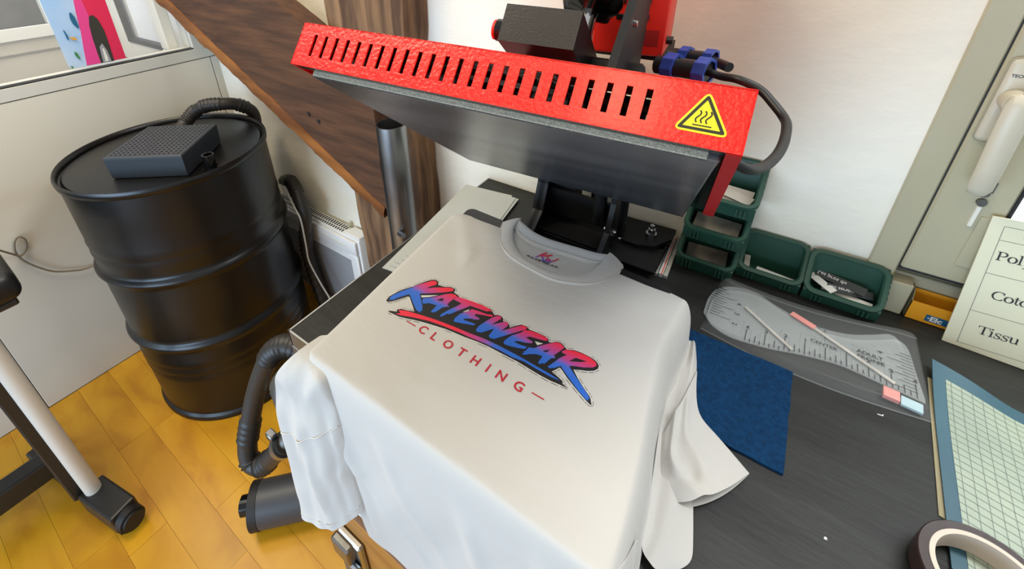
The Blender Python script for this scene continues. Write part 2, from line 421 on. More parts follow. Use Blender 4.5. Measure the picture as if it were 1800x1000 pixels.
build('drive_slot', MB().box(0.2665, 0.2705, 0.841, 0.8435, 1.150, 1.166), M['cast'], w2)
# added white backdrop wall that keeps the window glass bright
struct(build('wall_backdrop', MB().box(-0.6, 3.0, 2.6, 2.7, 0, 4.0), M['bright']))
area('backdrop_light', (0.9, 1.15, 3.2), (0.9, 2.65, 1.6), 1.6, 0.8, 110, (0.95, 0.98, 1.0))  # added light that brightens the backdrop wall
area('far_room_fill', (-2.45, 0.0, 2.4), (-2.6, 0.3, 1.0), 0.7, 0.7, 14, (0.97, 0.97, 1.0))  # added fill light for the room beyond the glass

# ================================================================== OLD TIMBERS
def rough_beam(stations, seed, nz=0.006):
    """stations: rings of corner points; edges slightly wavy"""
    rows = []
    for i, ring in enumerate(stations):
        out = []
        n = len(ring)
        for j in range(n):
            a = Vector(ring[j]); b = Vector(ring[(j + 1) % n])
            for k in range(5):
                p = a.lerp(b, k / 5)
                q = noise.noise_vector(p * 9 + Vector((seed, 0, 0))) * nz + noise.noise_vector(p * 34 + Vector((0, seed, 0))) * nz * 0.35
                out.append(p + q)
        rows.append(out)
    return rows
st = []
for k in range(61):
    z = 2.2 * k / 60
    wob = 0.006 * math.sin(z * 7)
    st.append([(-1.036 + wob, 0.775, z), (-0.752 - wob * 0.6, 0.775, z), (-0.748 - wob * 0.6, 0.846, z), (-1.042 + wob, 0.846, z)])
o = build('timber_post', MB().grid(rough_beam(st, 3.0, 0.007), close_u=True), M['wood'], base=(-0.90, 0.81, 0), smooth=50)
tag(o, 'rough old brown timber post standing upright against the white wall behind the table', 'beam')
# slanting brace, cut off plumb where it meets the post
YB0, YB1 = 0.700, 0.762
A0 = Vector((-1.900, YB0, 1.370)); A1 = Vector((-0.818, YB0, 0.806))
dv = (A1 - A0)
st = []
for k in range(61):
    lo = A0 + dv * (k / 60)
    hi = lo + Vector((0.15, 0, 0.288))
    if hi.x > -0.815:
        f_ = (-0.815 - lo.x) / (hi.x - lo.x); hi = lo.lerp(hi, max(f_, 0.0))
    bk = Vector((0, YB1 - YB0, 0))
    st.append([lo, hi, hi + bk, lo + bk])
br = thing('timber_brace', (-1.45, 0.73, 1.2), 'brown timber brace with pale worn lower edge, slanting down to the old post', 'beam')
build('brace_beam', MB().grid(rough_beam(st, 9.0, 0.004), close_u=True), M['wood_brace'], br, smooth=50)
rows = []
for k in range(81):
    t = k / 80
    p = A0 + dv * t
    w = 0.062 - 0.014 * t + 0.010 * noise.noise(Vector((t * 14, 1, 0))) + 0.004 * noise.noise(Vector((t * 50, 3, 0)))
    nrm = Vector((-0.46, 0, -0.885))
    q1 = p - nrm * 0.004 + Vector((0, -0.003, 0)); q2 = p + nrm * w * 0.5 + Vector((0, 0.000, 0)); q3 = p + nrm * w + Vector((0, 0.008, 0)); q4 = p + nrm * (w * 0.8) + Vector((0, 0.060, 0)); q5 = p + Vector((0.002, 0.060, 0.004))
    rows.append([q + noise.noise_vector(q * 22) * 0.004 for q in (q1, q2, q3, q4, q5)])
build('worn_edge', MB().grid(rows, close_u=True), M['wood_edge'], br, smooth=60)
for (x, z) in ((-1.09, 1.035), (-1.05, 1.02)):
    build('peg_hole', MB().cyl((x, YB0 - 0.003, z), (x, YB0 + 0.01, z), 0.006, 10), M['gasket'], br)

# steel tube in front of the post
TX, TY = -0.741, 0.685
o = thing('steel_tube', (TX, TY, 0.0), 'open-topped bare steel tube standing in front of the old timber post', 'pipe')
build('tube', MB().lathe((TX, TY, 0), [(0.0365, 0.60), (0.0365, 1.087), (0.0335, 1.087), (0.0335, 0.70)], 40), M['steel'], o, smooth=40)
build('weld_lug', MB().cyl((-0.722, 0.651, 0.795), (-0.700, 0.645, 0.80), 0.007, 10).box(-0.741, -0.69, 0.655, 0.68, 0.745, 0.765, bev=0.003), M['steel'], o)
build('foot', MB().cyl((TX, TY, 0.0), (TX, TY, 0.60), 0.030, 20).cyl((TX, TY, 0.0), (TX, TY, 0.012), 0.045, 20), M['steel'], o, smooth=40)

# ================================================================== POSTER ON THE GLASS
POSTER = {
'sheet':[(0.3972,1.3408),(0.3964,1.2390),(0.3968,1.1337),(0.4033,1.1264),(0.5565,1.1263),(0.5593,1.3196)],
'poster_red':[(0.4768,1.3304),(0.5593,1.3196),(0.5565,1.1263),(0.4425,1.1280),(0.4505,1.1735),(0.4629,1.2355),(0.4708,1.2965)],
'poster_pink':[(0.4768,1.3304),(0.4967,1.3278),(0.4998,1.2797),(0.4906,1.2487),(0.4860,1.2128),(0.4827,1.1569),(0.4819,1.1261),(0.4425,1.1280),(0.4505,1.1735),(0.4629,1.2355),(0.4708,1.2965)],
'poster_dark':[(0.4981,1.2746),(0.5043,1.2790),(0.5117,1.2778),(0.5195,1.2639),(0.5248,1.2278),(0.5236,1.1807),(0.5198,1.1249),(0.4819,1.1261),(0.4827,1.1569),(0.4860,1.2128),(0.4906,1.2487)],
'rim':[(0.4946,1.1772),(0.5049,1.1884),(0.5113,1.1640),(0.5120,1.1268),(0.4886,1.1265)],
'hub':[(0.5003,1.1703),(0.5045,1.1732),(0.5058,1.1381),(0.5042,1.1286),(0.4959,1.1286)],
'mirror':[(0.4522,1.2941),(0.4570,1.2951),(0.4621,1.2803),(0.4628,1.2482),(0.4588,1.2453),(0.4508,1.2610),(0.4491,1.2771)],
'bird':[(0.4200,1.2487),(0.4229,1.2447),(0.4258,1.2281),(0.4238,1.2141),(0.4209,1.2183),(0.4207,1.2344)],
'beak':[(0.4268,1.2225),(0.4386,1.2220),(0.4460,1.2133),(0.4364,1.2116)],
'leaf':[(0.4249,1.1792),(0.4302,1.1725),(0.4334,1.1511),(0.4283,1.1542),(0.4235,1.1665)],
'leaf2':[(0.4014,1.1381),(0.4050,1.1354),(0.4067,1.1274),(0.4011,1.1288)],

}
po = thing('poster', (-1.893, 0.48, 1.116), 'poster of a pink and red car against blue sky, stuck to the glass', 'poster')
PX = {'sheet': ('sheet', 'poster_sky'), 'poster_red': ('car_body', 'poster_red'), 'poster_pink': ('car_front', 'poster_pink'), 'poster_dark': ('wheel', 'poster_dark'), 'rim': ('wheel_rim', 'grille'),
      'hub': ('wheel_hub', 'pvc_white'), 'mirror': ('car_mirror', 'label_blue'), 'bird': ('bird', 'label_blue'), 'beak': ('bird_wing', 'poster_yellow'), 'leaf': ('leaf', 'poster_green'), 'leaf2': ('leaf', 'poster_green')}
for i, (k, pts) in enumerate(POSTER.items()):
    nm, mm = PX[k]
    if k == 'sheet': pts = [(0.397, 1.75), (0.3966, 1.1337), (0.4033, 1.1264), (0.5565, 1.1263), (0.561, 1.75)]
    if k == 'poster_red': pts = [(0.4768, 1.3304), (0.485, 1.5), (0.5602, 1.6)] + list(pts[1:])
    d = 0.0006 if k != 'sheet' else 0.0014
    build(nm, MB().prism(pts, (-1.8965 + (0.0012 + 0.0005 * i if k != 'sheet' else 0), 0, 0), (0, 1, 0), (0, 0, 1), (d, 0, 0)), M[mm], po)

# ================================================================== DRUM
DC = (-1.5105, 0.4635)
dr = thing('steel_drum', (DC[0], DC[1], 0), 'big matt black steel drum standing by the white partition', 'drum')
prof = [(0.270, 0.004), (0.2815, 0.010), (0.2815, 0.018), (0.2745, 0.026)]
def hoop(z): return [(0.2755, z - 0.030), (0.2745, z - 0.020), (0.2790, z - 0.013), (0.2850, z - 0.0065), (0.2872, z), (0.2850, z + 0.0065), (0.2790, z + 0.013), (0.2745, z + 0.020), (0.2755, z + 0.030)]
def ripple(z): return [(0.2755, z - 0.012), (0.2775, z), (0.2755, z + 0.012)]
prof += ripple(0.20) + ripple(0.235) + ripple(0.27) + hoop(0.350) + hoop(0.611) + ripple(0.675) + ripple(0.71) + [(0.2755, 0.80), (0.2755, 0.898)]
build('body', MB().lathe((DC[0], DC[1], 0), prof, 96), M['drum'], dr, smooth=40)
build('rim', MB().lathe((DC[0], DC[1], 0), [(0.2740, 0.896), (0.2815, 0.900), (0.2830, 0.914), (0.2800, 0.921), (0.2745, 0.919), (0.2720, 0.905), (0.2730, 0.898)], 96), M['drum'], dr, smooth=60)
build('lid', MB().lathe((DC[0], DC[1], 0), [(0.2735, 0.901), (0.268, 0.899), (0.262, 0.906), (0.255, 0.9065), (0.0, 0.9065)], 96), M['drum'], dr, smooth=40)
build('foot_rim', MB().lathe((DC[0], DC[1], 0), [(0.2705, 0.001), (0.2825, 0.001), (0.2835, 0.011), (0.2800, 0.018), (0.2735, 0.017)], 96), M['drum'], dr, smooth=60)
SP = (-1.268, 0.4745)
build('spout', MB().lathe((SP[0], SP[1], 0), [(0.0155, 0.9065), (0.0155, 0.953), (0.0125, 0.953), (0.0125, 0.915)], 24).lathe((SP[0], SP[1], 0), [(0.021, 0.9065), (0.021, 0.913), (0.0155, 0.913)], 24), M['gloss_black'], dr, smooth=40)

# drip tray on the drum lid
ex = Vector((0.174, 0.131, 0)).normalized(); ey = Vector((-0.142, 0.172, 0)).normalized(); O = Vector((-1.449, 0.282, 0)) + ex * 0.004 + ey * 0.004
tw, td = 0.212, 0.218
mx = Matrix(((ex.x, ey.x, 0, O.x), (ex.y, ey.y, 0, O.y), (0, 0, 1, 0), (0, 0, 0, 1)))
tr = thing('drip_tray', O + ex * tw / 2 + ey * td / 2 + Vector((0, 0, 0.907)), 'dark grey square perforated tray lying on the drum lid', 'tray')
mb = MB()
ring = lambda z, i: [Vector((i, i, z)), Vector((tw - i, i, z)), Vector((tw - i, td - i, z)), Vector((i, td - i, z))]
rows = [[mx @ p for p in ring(z, i)] for z, i in ((0.907, 0.006), (0.909, 0.003), (0.966, 0.0), (0.971, 0.0), (0.9735, 0.003), (0.9735, 0.008))]
mb.grid(rows, close_u=True)
build('shell', mb, M['tray'], tr)
nh = 15; mb = MB(); xs = [0.008]; ys = [0.008]
for k in range(nh):
    for lst, L_ in ((xs, tw), (ys, td)):
        p = (L_ - 0.016) / nh; c = 0.008 + p * (k + 0.5); lst += [c - 0.0024, c + 0.0024]
xs.append(tw - 0.008); ys.append(td - 0.008)
vs = [mx @ Vector((x, y, 0.9735)) for y in ys for x in xs]; fs = []; nx = len(xs)
for j in range(len(ys) - 1):
    for i in range(nx - 1):
        if i % 2 == 1 and j % 2 == 1: continue
        fs.append((j * nx + i, j * nx + i + 1, (j + 1) * nx + i + 1, (j + 1) * nx + i))
mb.add(vs, fs)
build('perforated_top', mb, M['tray'], tr)
build('tray_bottom', MB().box(0.006, tw - 0.006, 0.006, td - 0.006, 0.9075, 0.930, mtx=mx), M['gloss_black'], tr)

def hose(name, pts, r, label, parent=None, ringed=((0, 1),), n=14, res=14):
    P = smooth_path(pts, res); rr = []
    for i in range(len(P)):
        t = i / (len(P) - 1)
        on = any(a <= t <= b for a, b in ringed)
        rr.append(r * (1 + (0.17 if (i % 3 == 1 and on) else 0.0)))
    return MB().tube(P, rr, n)
mb = hose('hose', [(-1.645, 0.560, 0.909), (-1.655, 0.585, 0.925), (-1.640, 0.615, 0.955), (-1.600, 0.640, 0.978), (-1.560, 0.675, 0.982), (-1.545, 0.725, 0.966), (-1.550, 0.772, 0.915), (-1.600, 0.785, 0.80), (-1.62, 0.785, 0.70)], 0.021, '', ringed=((0.12, 0.3), (0.35, 0.5), (0.62, 0.7)))
o = build('corrugated_hose', mb, M['hose'], base=(-1.645, 0.560, 0.909), smooth=80)
tag(o, 'short bent black hose leaving the drum lid over its far rim', 'hose')
mb = hose('hose', [(-1.53, 0.812, 0.62), (-1.47, 0.800, 0.648), (-1.40, 0.775, 0.655), (-1.340, 0.750, 0.635), (-1.305, 0.738, 0.58), (-1.325, 0.735, 0.50), (-1.345, 0.735, 0.40), (-1.335, 0.735, 0.28), (-1.30, 0.73, 0.12), (-1.29, 0.72, 0.024)], 0.022, '', ringed=((0.15, 0.3), (0.55, 0.9)))
o = build('corrugated_hose', mb, M['hose'], base=(-1.29, 0.72, 0.0), smooth=80)
tag(o, 'long black hose hanging down in front of the white radiator beside the drum', 'hose')
P = smooth_path([(-1.43, 0.742, 0.668), (-1.37, 0.728, 0.650), (-1.315, 0.712, 0.622), (-1.285, 0.706, 0.585), (-1.295, 0.708, 0.47), (-1.300, 0.708, 0.39), (-1.265, 0.712, 0.30), (-1.23, 0.72, 0.2), (-1.21, 0.72, 0.006)], 6)
o = build('thin_cable', MB().tube(P, 0.0032, 8), M['white_cable'], base=(-1.21, 0.72, 0), smooth=80)
tag(o, 'thin off-white cable running down beside the hose before the radiator', 'cable')

# cable with a loop on the left partition
P = smooth_path([(-1.80, 0.02, 0.70), (-1.855, 0.055, 0.625), (-1.866, 0.072, 0.60), (-1.868, 0.092, 0.615), (-1.868, 0.100, 0.645), (-1.868, 0.090, 0.662), (-1.868, 0.075, 0.648), (-1.866, 0.066, 0.61), (-1.866, 0.078, 0.565), (-1.866, 0.115, 0.505), (-1.866, 0.155, 0.475), (-1.866, 0.20, 0.455), (-1.86, 0.26, 0.46), (-1.85, 0.33, 0.49)], 8)
o = build('looped_cable', MB().tube(P, 0.0032, 8), M['grey_cable'], base=(-1.80, 0.02, 0.70), smooth=80)
tag(o, 'thin grey-brown cable with one loop, hanging on the left partition', 'cable')

# ================================================================== RADIATOR
ra = thing('radiator', (-1.42, 0.82, 0.10), 'white electric panel radiator on the wall behind the drum', 'radiator')
build('body', MB().box(-1.76, -1.098, 0.796, 0.846, 0.10, 0.512, bev=0.008, seg=2), M['white_paint'], ra, smooth=40)
build('front_panel', MB().box(-1.755, -1.108, 0.783, 0.797, 0.445, 0.505, bev=0.006, seg=2).box(-1.755, -1.70, 0.783, 0.797, 0.10, 0.445, bev=0.005).box(-1.150, -1.108, 0.783, 0.797, 0.10, 0.445, bev=0.005).box(-1.70, -1.15, 0.788, 0.797, 0.405, 0.445, bev=0.004), M['white_paint'], ra, smooth=40)
build('groove', MB().box(-1.70, -1.16, 0.7822, 0.7835, 0.468, 0.478, bev=0.0004), M['pvc_white'], ra)
g = build('perforated_grille', MB().box(-1.70, -1.15, 0.789, 0.796, 0.13, 0.405), M['grille'], ra)
# round perforations as a true bump in the sheet
mb = MB()
for k in range(44):
    x = -1.74 + 0.0125 * k
    mb.box(x, x + 0.006, 0.803, 0.8145, 0.5121, 0.5132); mb.box(x + 0.003, x + 0.009, 0.819, 0.838, 0.5121, 0.5132)
v = build('vent_slots', mb, M['gasket'], ra); v['kind'] = 'stuff'
build('end_cap', MB().box(-1.175, -1.100, 0.800, 0.846, 0.512, 0.519, bev=0.003), M['white_paint'], ra)
build('mounting_screw', MB().cyl((-1.195, 0.842, 0.521), (-1.195, 0.832, 0.521), 0.010, 14), M['pvc'], ra)

# ================================================================== FOLDING STAND AT THE LEFT EDGE
sd = thing('folding_stand', (-1.40, -0.07, 0.0), 'black steel stand with one white upright tube and padded top at left edge', 'stand')
fx = Vector((0.45, 0.095, 0)).normalized(); fy = Vector((-fx.y, fx.x, 0))
mxf = Matrix(((fx.x, fy.x, 0, -1.205), (fx.y, fy.y, 0, -0.040), (0, 0, 1, 0), (0, 0, 0, 1)))
build('foot_bar', MB().box(-0.47, -0.15, -0.024, 0.024, 0.022, 0.068, bev=0.004, mtx=mxf), M['stand_black'], sd)
build('foot_sleeve', MB().box(-0.165, -0.012, -0.034, 0.034, 0.012, 0.084, bev=0.006, seg=2, mtx=mxf), M['stand_black'], sd)
build('end_cap', MB().cyl(mxf @ Vector((-0.012, 0, 0.046)), mxf @ Vector((0.012, 0, 0.046)), 0.033, 24).cyl(mxf @ Vector((0.012, 0, 0.046)), mxf @ Vector((0.020, 0, 0.046)), 0.027, 24), M['rubber'], sd, smooth=40)
build('foot_pad', MB().box(-0.06, -0.015, -0.03, 0.03, 0.0, 0.013, mtx=mxf), M['rubber'], sd)
build('foot_pad', MB().box(-0.46, -0.42, -0.03, 0.03, 0.0, 0.023, mtx=mxf), M['rubber'], sd)
build('upright', MB().cyl((-1.345, -0.071, 0.080), (-1.352, -0.070, 0.75), 0.0195, 24), M['stand_white'], sd, smooth=40)
build('rail', MB().box(-1.392, -1.366, -0.116, -0.088, 0.06, 0.742, bev=0.004), M['stand_black'], sd)
build('cross_bar', MB().box(-1.54, -1.485, -0.75, -0.10, 0.075, 0.145, bev=0.006, seg=2), M['stand_black'], sd)
build('padded_top', MB().box(-1.75, -1.32, -0.75, 0.028, 0.758, 0.835, bev=0.026, seg=4), M['leather'], sd, smooth=50)
build('top_board', MB().box(-1.74, -1.335, -0.74, 0.010, 0.742, 0.760, bev=0.004), M['stand_black'], sd)

# ================================================================== WORKBENCH
TZ = 0.907
wb = thing('workbench', (0.35, 0.55, 0.0), 'long workbench with dark slate-look top along the white wall', 'table')
build('table_top', MB().box(-0.5735, 1.25, 0.2515, 0.852, TZ - 0.034, TZ), M['slate'], wb)
build('front_edging', MB().box(-0.577, 1.25, 0.2485, 0.2515, TZ - 0.036, TZ + 0.0008), M['alu'], wb)
build('side_edging', MB().box(-0.5765, -0.5735, 0.2485, 0.852, TZ - 0.036, TZ + 0.0008), M['alu'], wb)
build('corner_plate', MB().box(-0.5785, -0.545, 0.2475, 0.282, TZ - 0.075, TZ - 0.034, bev=0.002), M['alu'], wb)
for (x, y) in ((-0.40, 0.33), (-0.40, 0.80), (1.15, 0.33), (1.15, 0.80)):
    build('leg', MB().box(x - 0.022, x + 0.022, y - 0.022, y + 0.022, 0.0, TZ - 0.034, bev=0.002), M['stand_black'], wb)
build('apron', MB().box(-0.42, 1.17, 0.80, 0.82, TZ - 0.12, TZ - 0.034), M['stand_black'], wb)

# suction gear under the bench corner
mb = hose('hose', [(-0.570, 0.270, 0.835), (-0.605, 0.255, 0.845), (-0.640, 0.241, 0.822), (-0.668, 0.224, 0.768), (-0.690, 0.205, 0.705), (-0.700, 0.183, 0.641), (-0.702, 0.162, 0.583), (-0.690, 0.155, 0.552), (-0.664, 0.165, 0.556), (-0.628, 0.182, 0.606), (-0.595, 0.195, 0.652)], 0.0185, '', ringed=((0.05, 0.26), (0.50, 0.58), (0.66, 0.70), (0.76, 0.86)))
o = build('corrugated_hose', mb, M['hose'], base=(-0.56, 0.275, 0.825), smooth=80)
tag(o, 'black hose making a long bend below the left corner of the bench', 'hose')
va = thing('suction_valve', (-0.57, 0.25, 0.70), 'grey cast metal hose valve with a clamp under the bench corner', 'valve')
build('housing', MB().lathe((-0.575, 0.235, 0), [(0.0, 0.66), (0.028, 0.662), (0.034, 0.68), (0.030, 0.73), (0.042, 0.75), (0.042, 0.80), (0.03, 0.815), (0.0, 0.818)], 24).cyl((-0.575, 0.235, 0.80), (-0.555, 0.262, 0.83), 0.02, 16), M['cast'], va, smooth=40)
build('outlet', MB().cyl((-0.575, 0.232, 0.69), (-0.606, 0.191, 0.640), 0.0165, 18), M['cast'], va, smooth=40)
build('hose_clamp', MB().cyl((-0.600, 0.1935, 0.6475), (-0.609, 0.190, 0.636), 0.0235, 20).box(-0.632, -0.612, 0.178, 0.192, 0.655, 0.672, bev=0.002), M['steel'], va, smooth=40)
build('nozzle', MB().tube([(-0.618, 0.235, 0.70), (-0.645, 0.232, 0.70), (-0.655, 0.231, 0.70), (-0.675, 0.229, 0.70), (-0.68, 0.229, 0.70)], [0.004, 0.005, 0.009, 0.008, 0.003], 10), M['alu'], va, smooth=60)
gc = thing('grey_filter', (-0.80, 0.27, 0.0), 'dark grey cylinder with black end cap lying on the floor under the bench', 'filter')
c0 = Vector((-0.918, 0.190, 0.062)); c1 = Vector((-0.68, 0.44, 0.062)); dd = (c1 - c0).normalized()
build('barrel', MB().cyl(c0, c1, 0.060, 40), M['grey_plastic'], gc, smooth=40)
build('end_cap', MB().cyl(c0 - dd * 0.022, c0, 0.0615, 40), M['rubber'], gc, smooth=40)
build('outlet_stub', MB().cyl(c0 - dd * 0.048 + Vector((-0.008, 0, 0.0)), c0 - dd * 0.02 + Vector((-0.008, 0, 0.0)), 0.027, 28).cyl(c0 - dd * 0.052 + Vector((-0.008, 0, 0)), c0 - dd * 0.048 + Vector((-0.008, 0, 0)), 0.019, 28), M['gloss_black'], gc, smooth=40)
build('screw', MB().cyl(c0 - dd * 0.025 + Vector((0.02, 0.02, 0.038)), c0 - dd * 0.02 + Vector((0.02, 0.02, 0.038)), 0.005, 10), M['alu'], gc)

# crate below the bench with a metal clasp
CY = 0.205; CX0 = -0.520; CZ = 0.572
cr = thing('wooden_crate', (-0.3, 0.35, 0.0), 'light brown plywood crate with a metal clasp, standing under the shirt', 'crate')
build('front_board', MB().box(CX0, -0.02, CY, CY + 0.015, 0.0, CZ - 0.012, bev=0.001), M['crate'], cr)
build('side_board', MB().box(CX0, CX0 + 0.015, CY + 0.015, 0.30, 0.0, CZ - 0.012), M['crate'], cr)
build('back_board', MB().box(CX0, -0.02, 0.285, 0.30, 0.0, CZ - 0.012), M['crate'], cr)
build('lid', MB().box(CX0, -0.02, CY, 0.30, CZ - 0.0105, CZ + 0.004, bev=0.001), M['crate_in'], cr)
cl = build('clasp', MB().box(-0.488, -0.426, CY - 0.014, CY, 0.345, 0.492, bev=0.004), M['alu'], cr)
build('clasp_lever', MB().box(-0.4895, -0.441, CY - 0.030, CY - 0.012, 0.440, 0.490, bev=0.005, seg=2), M['steel'], cl)
build('clasp_hook', MB().box(-0.474, -0.433, CY - 0.026, CY - 0.012, 0.340, 0.428, bev=0.004, seg=2), M['cast'], cl)
build('clasp_pin', MB().cyl((-0.488, CY - 0.022, 0.434), (-0.429, CY - 0.022, 0.434), 0.006, 12), M['alu'], cl)
PSX = -0.455
for k in range(3):
    o = build('card_strip', MB().box(PSX + 0.006 * k, -0.14, CY + 0.006 + 0.018 * k, CY + 0.020 + 0.018 * k, CZ + 0.004, CZ + 0.024 - 0.003 * k, bev=0.001), M['paper'], base=(PSX, CY, CZ + 0.004))
    tag(o, ['white card strip nearest the front edge on the crate lid', 'middle white card strip on the crate lid', 'rearmost white card strip on the crate lid'][k], 'card', 'card strips on the crate')
# ================================================================== HEAT PRESS
hp = thing('heat_press', (-0.26, 0.70, TZ), 'red and black heat press, head swung open over the white shirt', 'press')
O = Vector((-0.2265, 0.3111, 1.3493))
EX = Vector((0.991, 0.1261, -0.0443)).normalized(); EB = Vector((-0.1269, 0.7837, -0.6081)).normalized(); EN = EX.cross(EB).normalized()
HM = Matrix(((EX.x, EB.x, EN.x, O.x), (EX.y, EB.y, EN.y, O.y), (EX.z, EB.z, EN.z, O.z), (0, 0, 0, 1)))
H = lambda x, b, n: HM @ Vector((x, b, n))
# heating plate, its insulation and the red cover with real slots
build('heating_plate', MB().box(-0.200, 0.201, 0.0, 0.462, 0.0, 0.0008, mtx=HM).box(-0.199, 0.200, 0.001, 0.461, 0.0008, 0.004, mtx=HM), M['plate'], hp)
build('insulation', MB().box(-0.200, 0.1985, -0.0012, 0.455, 0.0012, 0.0078, bev=0.001, mtx=HM), M['felt'], hp)
build('corner_clip', MB().box(0.1945, 0.2035, -0.0022, 0.02, 0.0004, 0.0085, bev=0.0015, mtx=HM), M['plate'], hp)
build('plate_side', MB().box(0.2005, 0.2022, 0.0, 0.462, -0.0004, 0.014, mtx=HM), M['steel'], hp)
xl_, xr_ = -0.2144, 0.2146; bf = -0.021; n0, n1 = 0.0045, 0.0523
mb = MB()
xs = [xl_, -0.2128]
for k in range(24):
    c = -0.1919 + (0.1464 + 0.1919) * k / 23
    xs += [c - 0.00235, c + 0.00235]
xs += [xr_ - 0.0016, xr_]
ns = [n0, 0.0162, 0.0404, n1]
nx = len(xs)
vs = [H(x, bf, n) for n in ns for x in xs] + [H(x, bf + 0.0018, n) for n in ns for x in xs]
fs = []
of = 4 * nx
hole = lambda i: 2 <= i < 2 + 48 and (i % 2 == 0)
for j in range(3):
    for i in range(nx - 1):
        if j == 1 and hole(i):
            a, b, c, d = j * nx + i, j * nx + i + 1, (j + 1) * nx + i + 1, (j + 1) * nx + i
            fs += [(a, b, b + of, a + of), (b, c, c + of, b + of), (c, d, d + of, c + of), (d, a, a + of, d + of)]
        else:
            q = (j * nx + i, j * nx + i + 1, (j + 1) * nx + i + 1, (j + 1) * nx + i)
            fs.append(q); fs.append(tuple(p + of for p in reversed(q)))
for i in range(nx - 1):
    fs.append((i, i + of, i + 1 + of, i + 1)); fs.append((3 * nx + i, 3 * nx + i + 1, 3 * nx + i + 1 + of, 3 * nx + i + of))
for j in range(3):
    fs.append((j * nx, (j + 1) * nx, (j + 1) * nx + of, j * nx + of)); fs.append((j * nx + nx - 1, j * nx + nx - 1 + of, (j + 1) * nx + nx - 1 + of, (j + 1) * nx + nx - 1))
cv = build('cover', mb.add(vs, fs), M['red'], hp)
mb = MB()
mb.box(xl_, xr_, bf, 0.36, n1 - 0.0018, n1, mtx=HM)                       # top sheet
mb.box(xl_, xl_ + 0.0018, bf, 0.36, n0, n1, mtx=HM)                       # left cheek
o_ = [(xr_, bf), (0.238, 0.375), (0.2362, 0.375), (xr_ - 0.0018, bf)]
mb.prism(o_, H(0, 0, n0), EX, EB, EN * (n1 - n0))                          # right cheek, slightly flared
build('cheek_lip', MB().prism([(xr_, bf + 0.001), (0.238, 0.375), (0.224, 0.375), (xr_ - 0.010, bf + 0.001)], H(0, 0, n0 - 0.0012), EX, EB, EN * 0.0014), M['red_shaded'], hp)
build('cover_shell', mb, M['red'], hp)
build('inner_box', MB().box(-0.208, 0.207, bf + 0.004, 0.0, 0.0335, 0.0345, mtx=HM).box(-0.2095, 0.2035, 0.004, 0.40, 0.0085, 0.030, mtx=HM), M['gloss_black'], hp)
build('inner_side', MB().prism([(0.2024, -0.012), (0.2060, -0.012), (0.2260, 0.370), (0.2024, 0.370)], H(0, 0, 0.0095), EX, EB, EN * 0.02), M['gloss_black'], hp)
build('inner_lip', MB().box(-0.2095, 0.207, bf + 0.0022, bf + 0.0125, n0 + 0.0005, n0 + 0.0065, mtx=HM), M['gloss_black'], hp)
# hot-surface warning triangle
def tri(a, b, c, r, k):
    P = [Vector((p[0], p[1], 0)) for p in (a, b, c)]; g = (P[0] + P[1] + P[2]) / 3; out = []
    for i in range(3):
        p, pa, pb = P[i], P[(i - 1) % 3], P[(i + 1) % 3]
        u1 = (pa - p).normalized(); u2 = (pb - p).normalized()
        for s in range(5):
            t = s / 4; out.append(p + u1 * r * (1 - t) ** 2 + u2 * r * t ** 2)
    return [(((q - g) * k + g).x, ((q - g) * k + g).y) for q in out]
TA, TB, TC = (0.1856, 0.0462), (0.1670, 0.0142), (0.2042, 0.0142)
lab = build('warning_label', MB().prism(tri(TA, TB, TC, 0.006, 1.0), H(0, bf - 0.0004, 0), EX, EN, EB * 0.0004), M['yellow'], hp, label='yellow triangular hot-surface warning label')
outer = tri(TA, TB, TC, 0.003, 0.86); inner = tri(TA, TB, TC, 0.0001, 0.66)
mb = MB(); n_ = len(outer)
ov = [H(p[0], bf - 0.0006, p[1]) for p in outer]; iv = [H(p[0], bf - 0.0006, p[1]) for p in inner]
mb.add(ov + iv, [(i, (i + 1) % n_, (i + 1) % n_ + n_, i + n_) for i in range(n_)])
def strip2(mb, pts, w, base, ux, uy, lift, mi=0):
    P = [Vector((p[0], p[1], 0)) for p in pts]; vs = []; k = len(P)
    for i, p in enumerate(P):
        t = (P[min(i + 1, k - 1)] - P[max(i - 1, 0)]).normalized(); nn = Vector((-t.y, t.x, 0))
        ww = w[i] if isinstance(w, (list, tuple)) else w
        for s in (-1, 1):
            q = p + nn * ww * s / 2; vs.append(Vector(base) + Vector(ux) * q.x + Vector(uy) * q.y + Vector(lift))
    mb.add(vs, [(2 * i, 2 * i + 1, 2 * i + 3, 2 * i + 2) for i in range(k - 1)], mi)
b0_ = H(0, bf - 0.0006, 0)
for k in range(3):
    cx = 0.1822 + 0.0034 * k
    strip2(mb, [(cx + 0.0012 * math.sin(-t / 12 * 2 * math.pi) + 0.0009 * (t / 12 - .5), 0.0215 + 0.0092 * t / 12) for t in range(13)], 0.00105, b0_, EX, EN, (0, 0, 0))
strip2(mb, [(0.1795, 0.0196), (0.1920, 0.0196)], 0.0009, b0_, EX, EN, (0, 0, 0))
build('warning_symbol', mb, M['sticker_black'], lab)
# handle housing above the head with the red release button
hb0 = 0.10
build('handle_box', MB().prism([(hb0, 0.112), (hb0 - 0.004, 0.157), (hb0 + 0.13, 0.157), (hb0 + 0.13, 0.112)], H(-0.046, 0, 0), EB, EN, EX * 0.092), M['hammer_black'], hp)
bx = build('release_button', MB().cyl(H(-0.046, hb0 + 0.016, 0.1315), H(-0.0565, hb0 + 0.016, 0.1315), 0.0135, 28), M['gloss_black'], hp, smooth=40)
build('button_cap', MB().cyl(H(-0.0565, hb0 + 0.016, 0.1315), H(-0.0605, hb0 + 0.016, 0.1315), 0.0122, 28), M['red_plain'], bx, smooth=40, label='red push button cap')
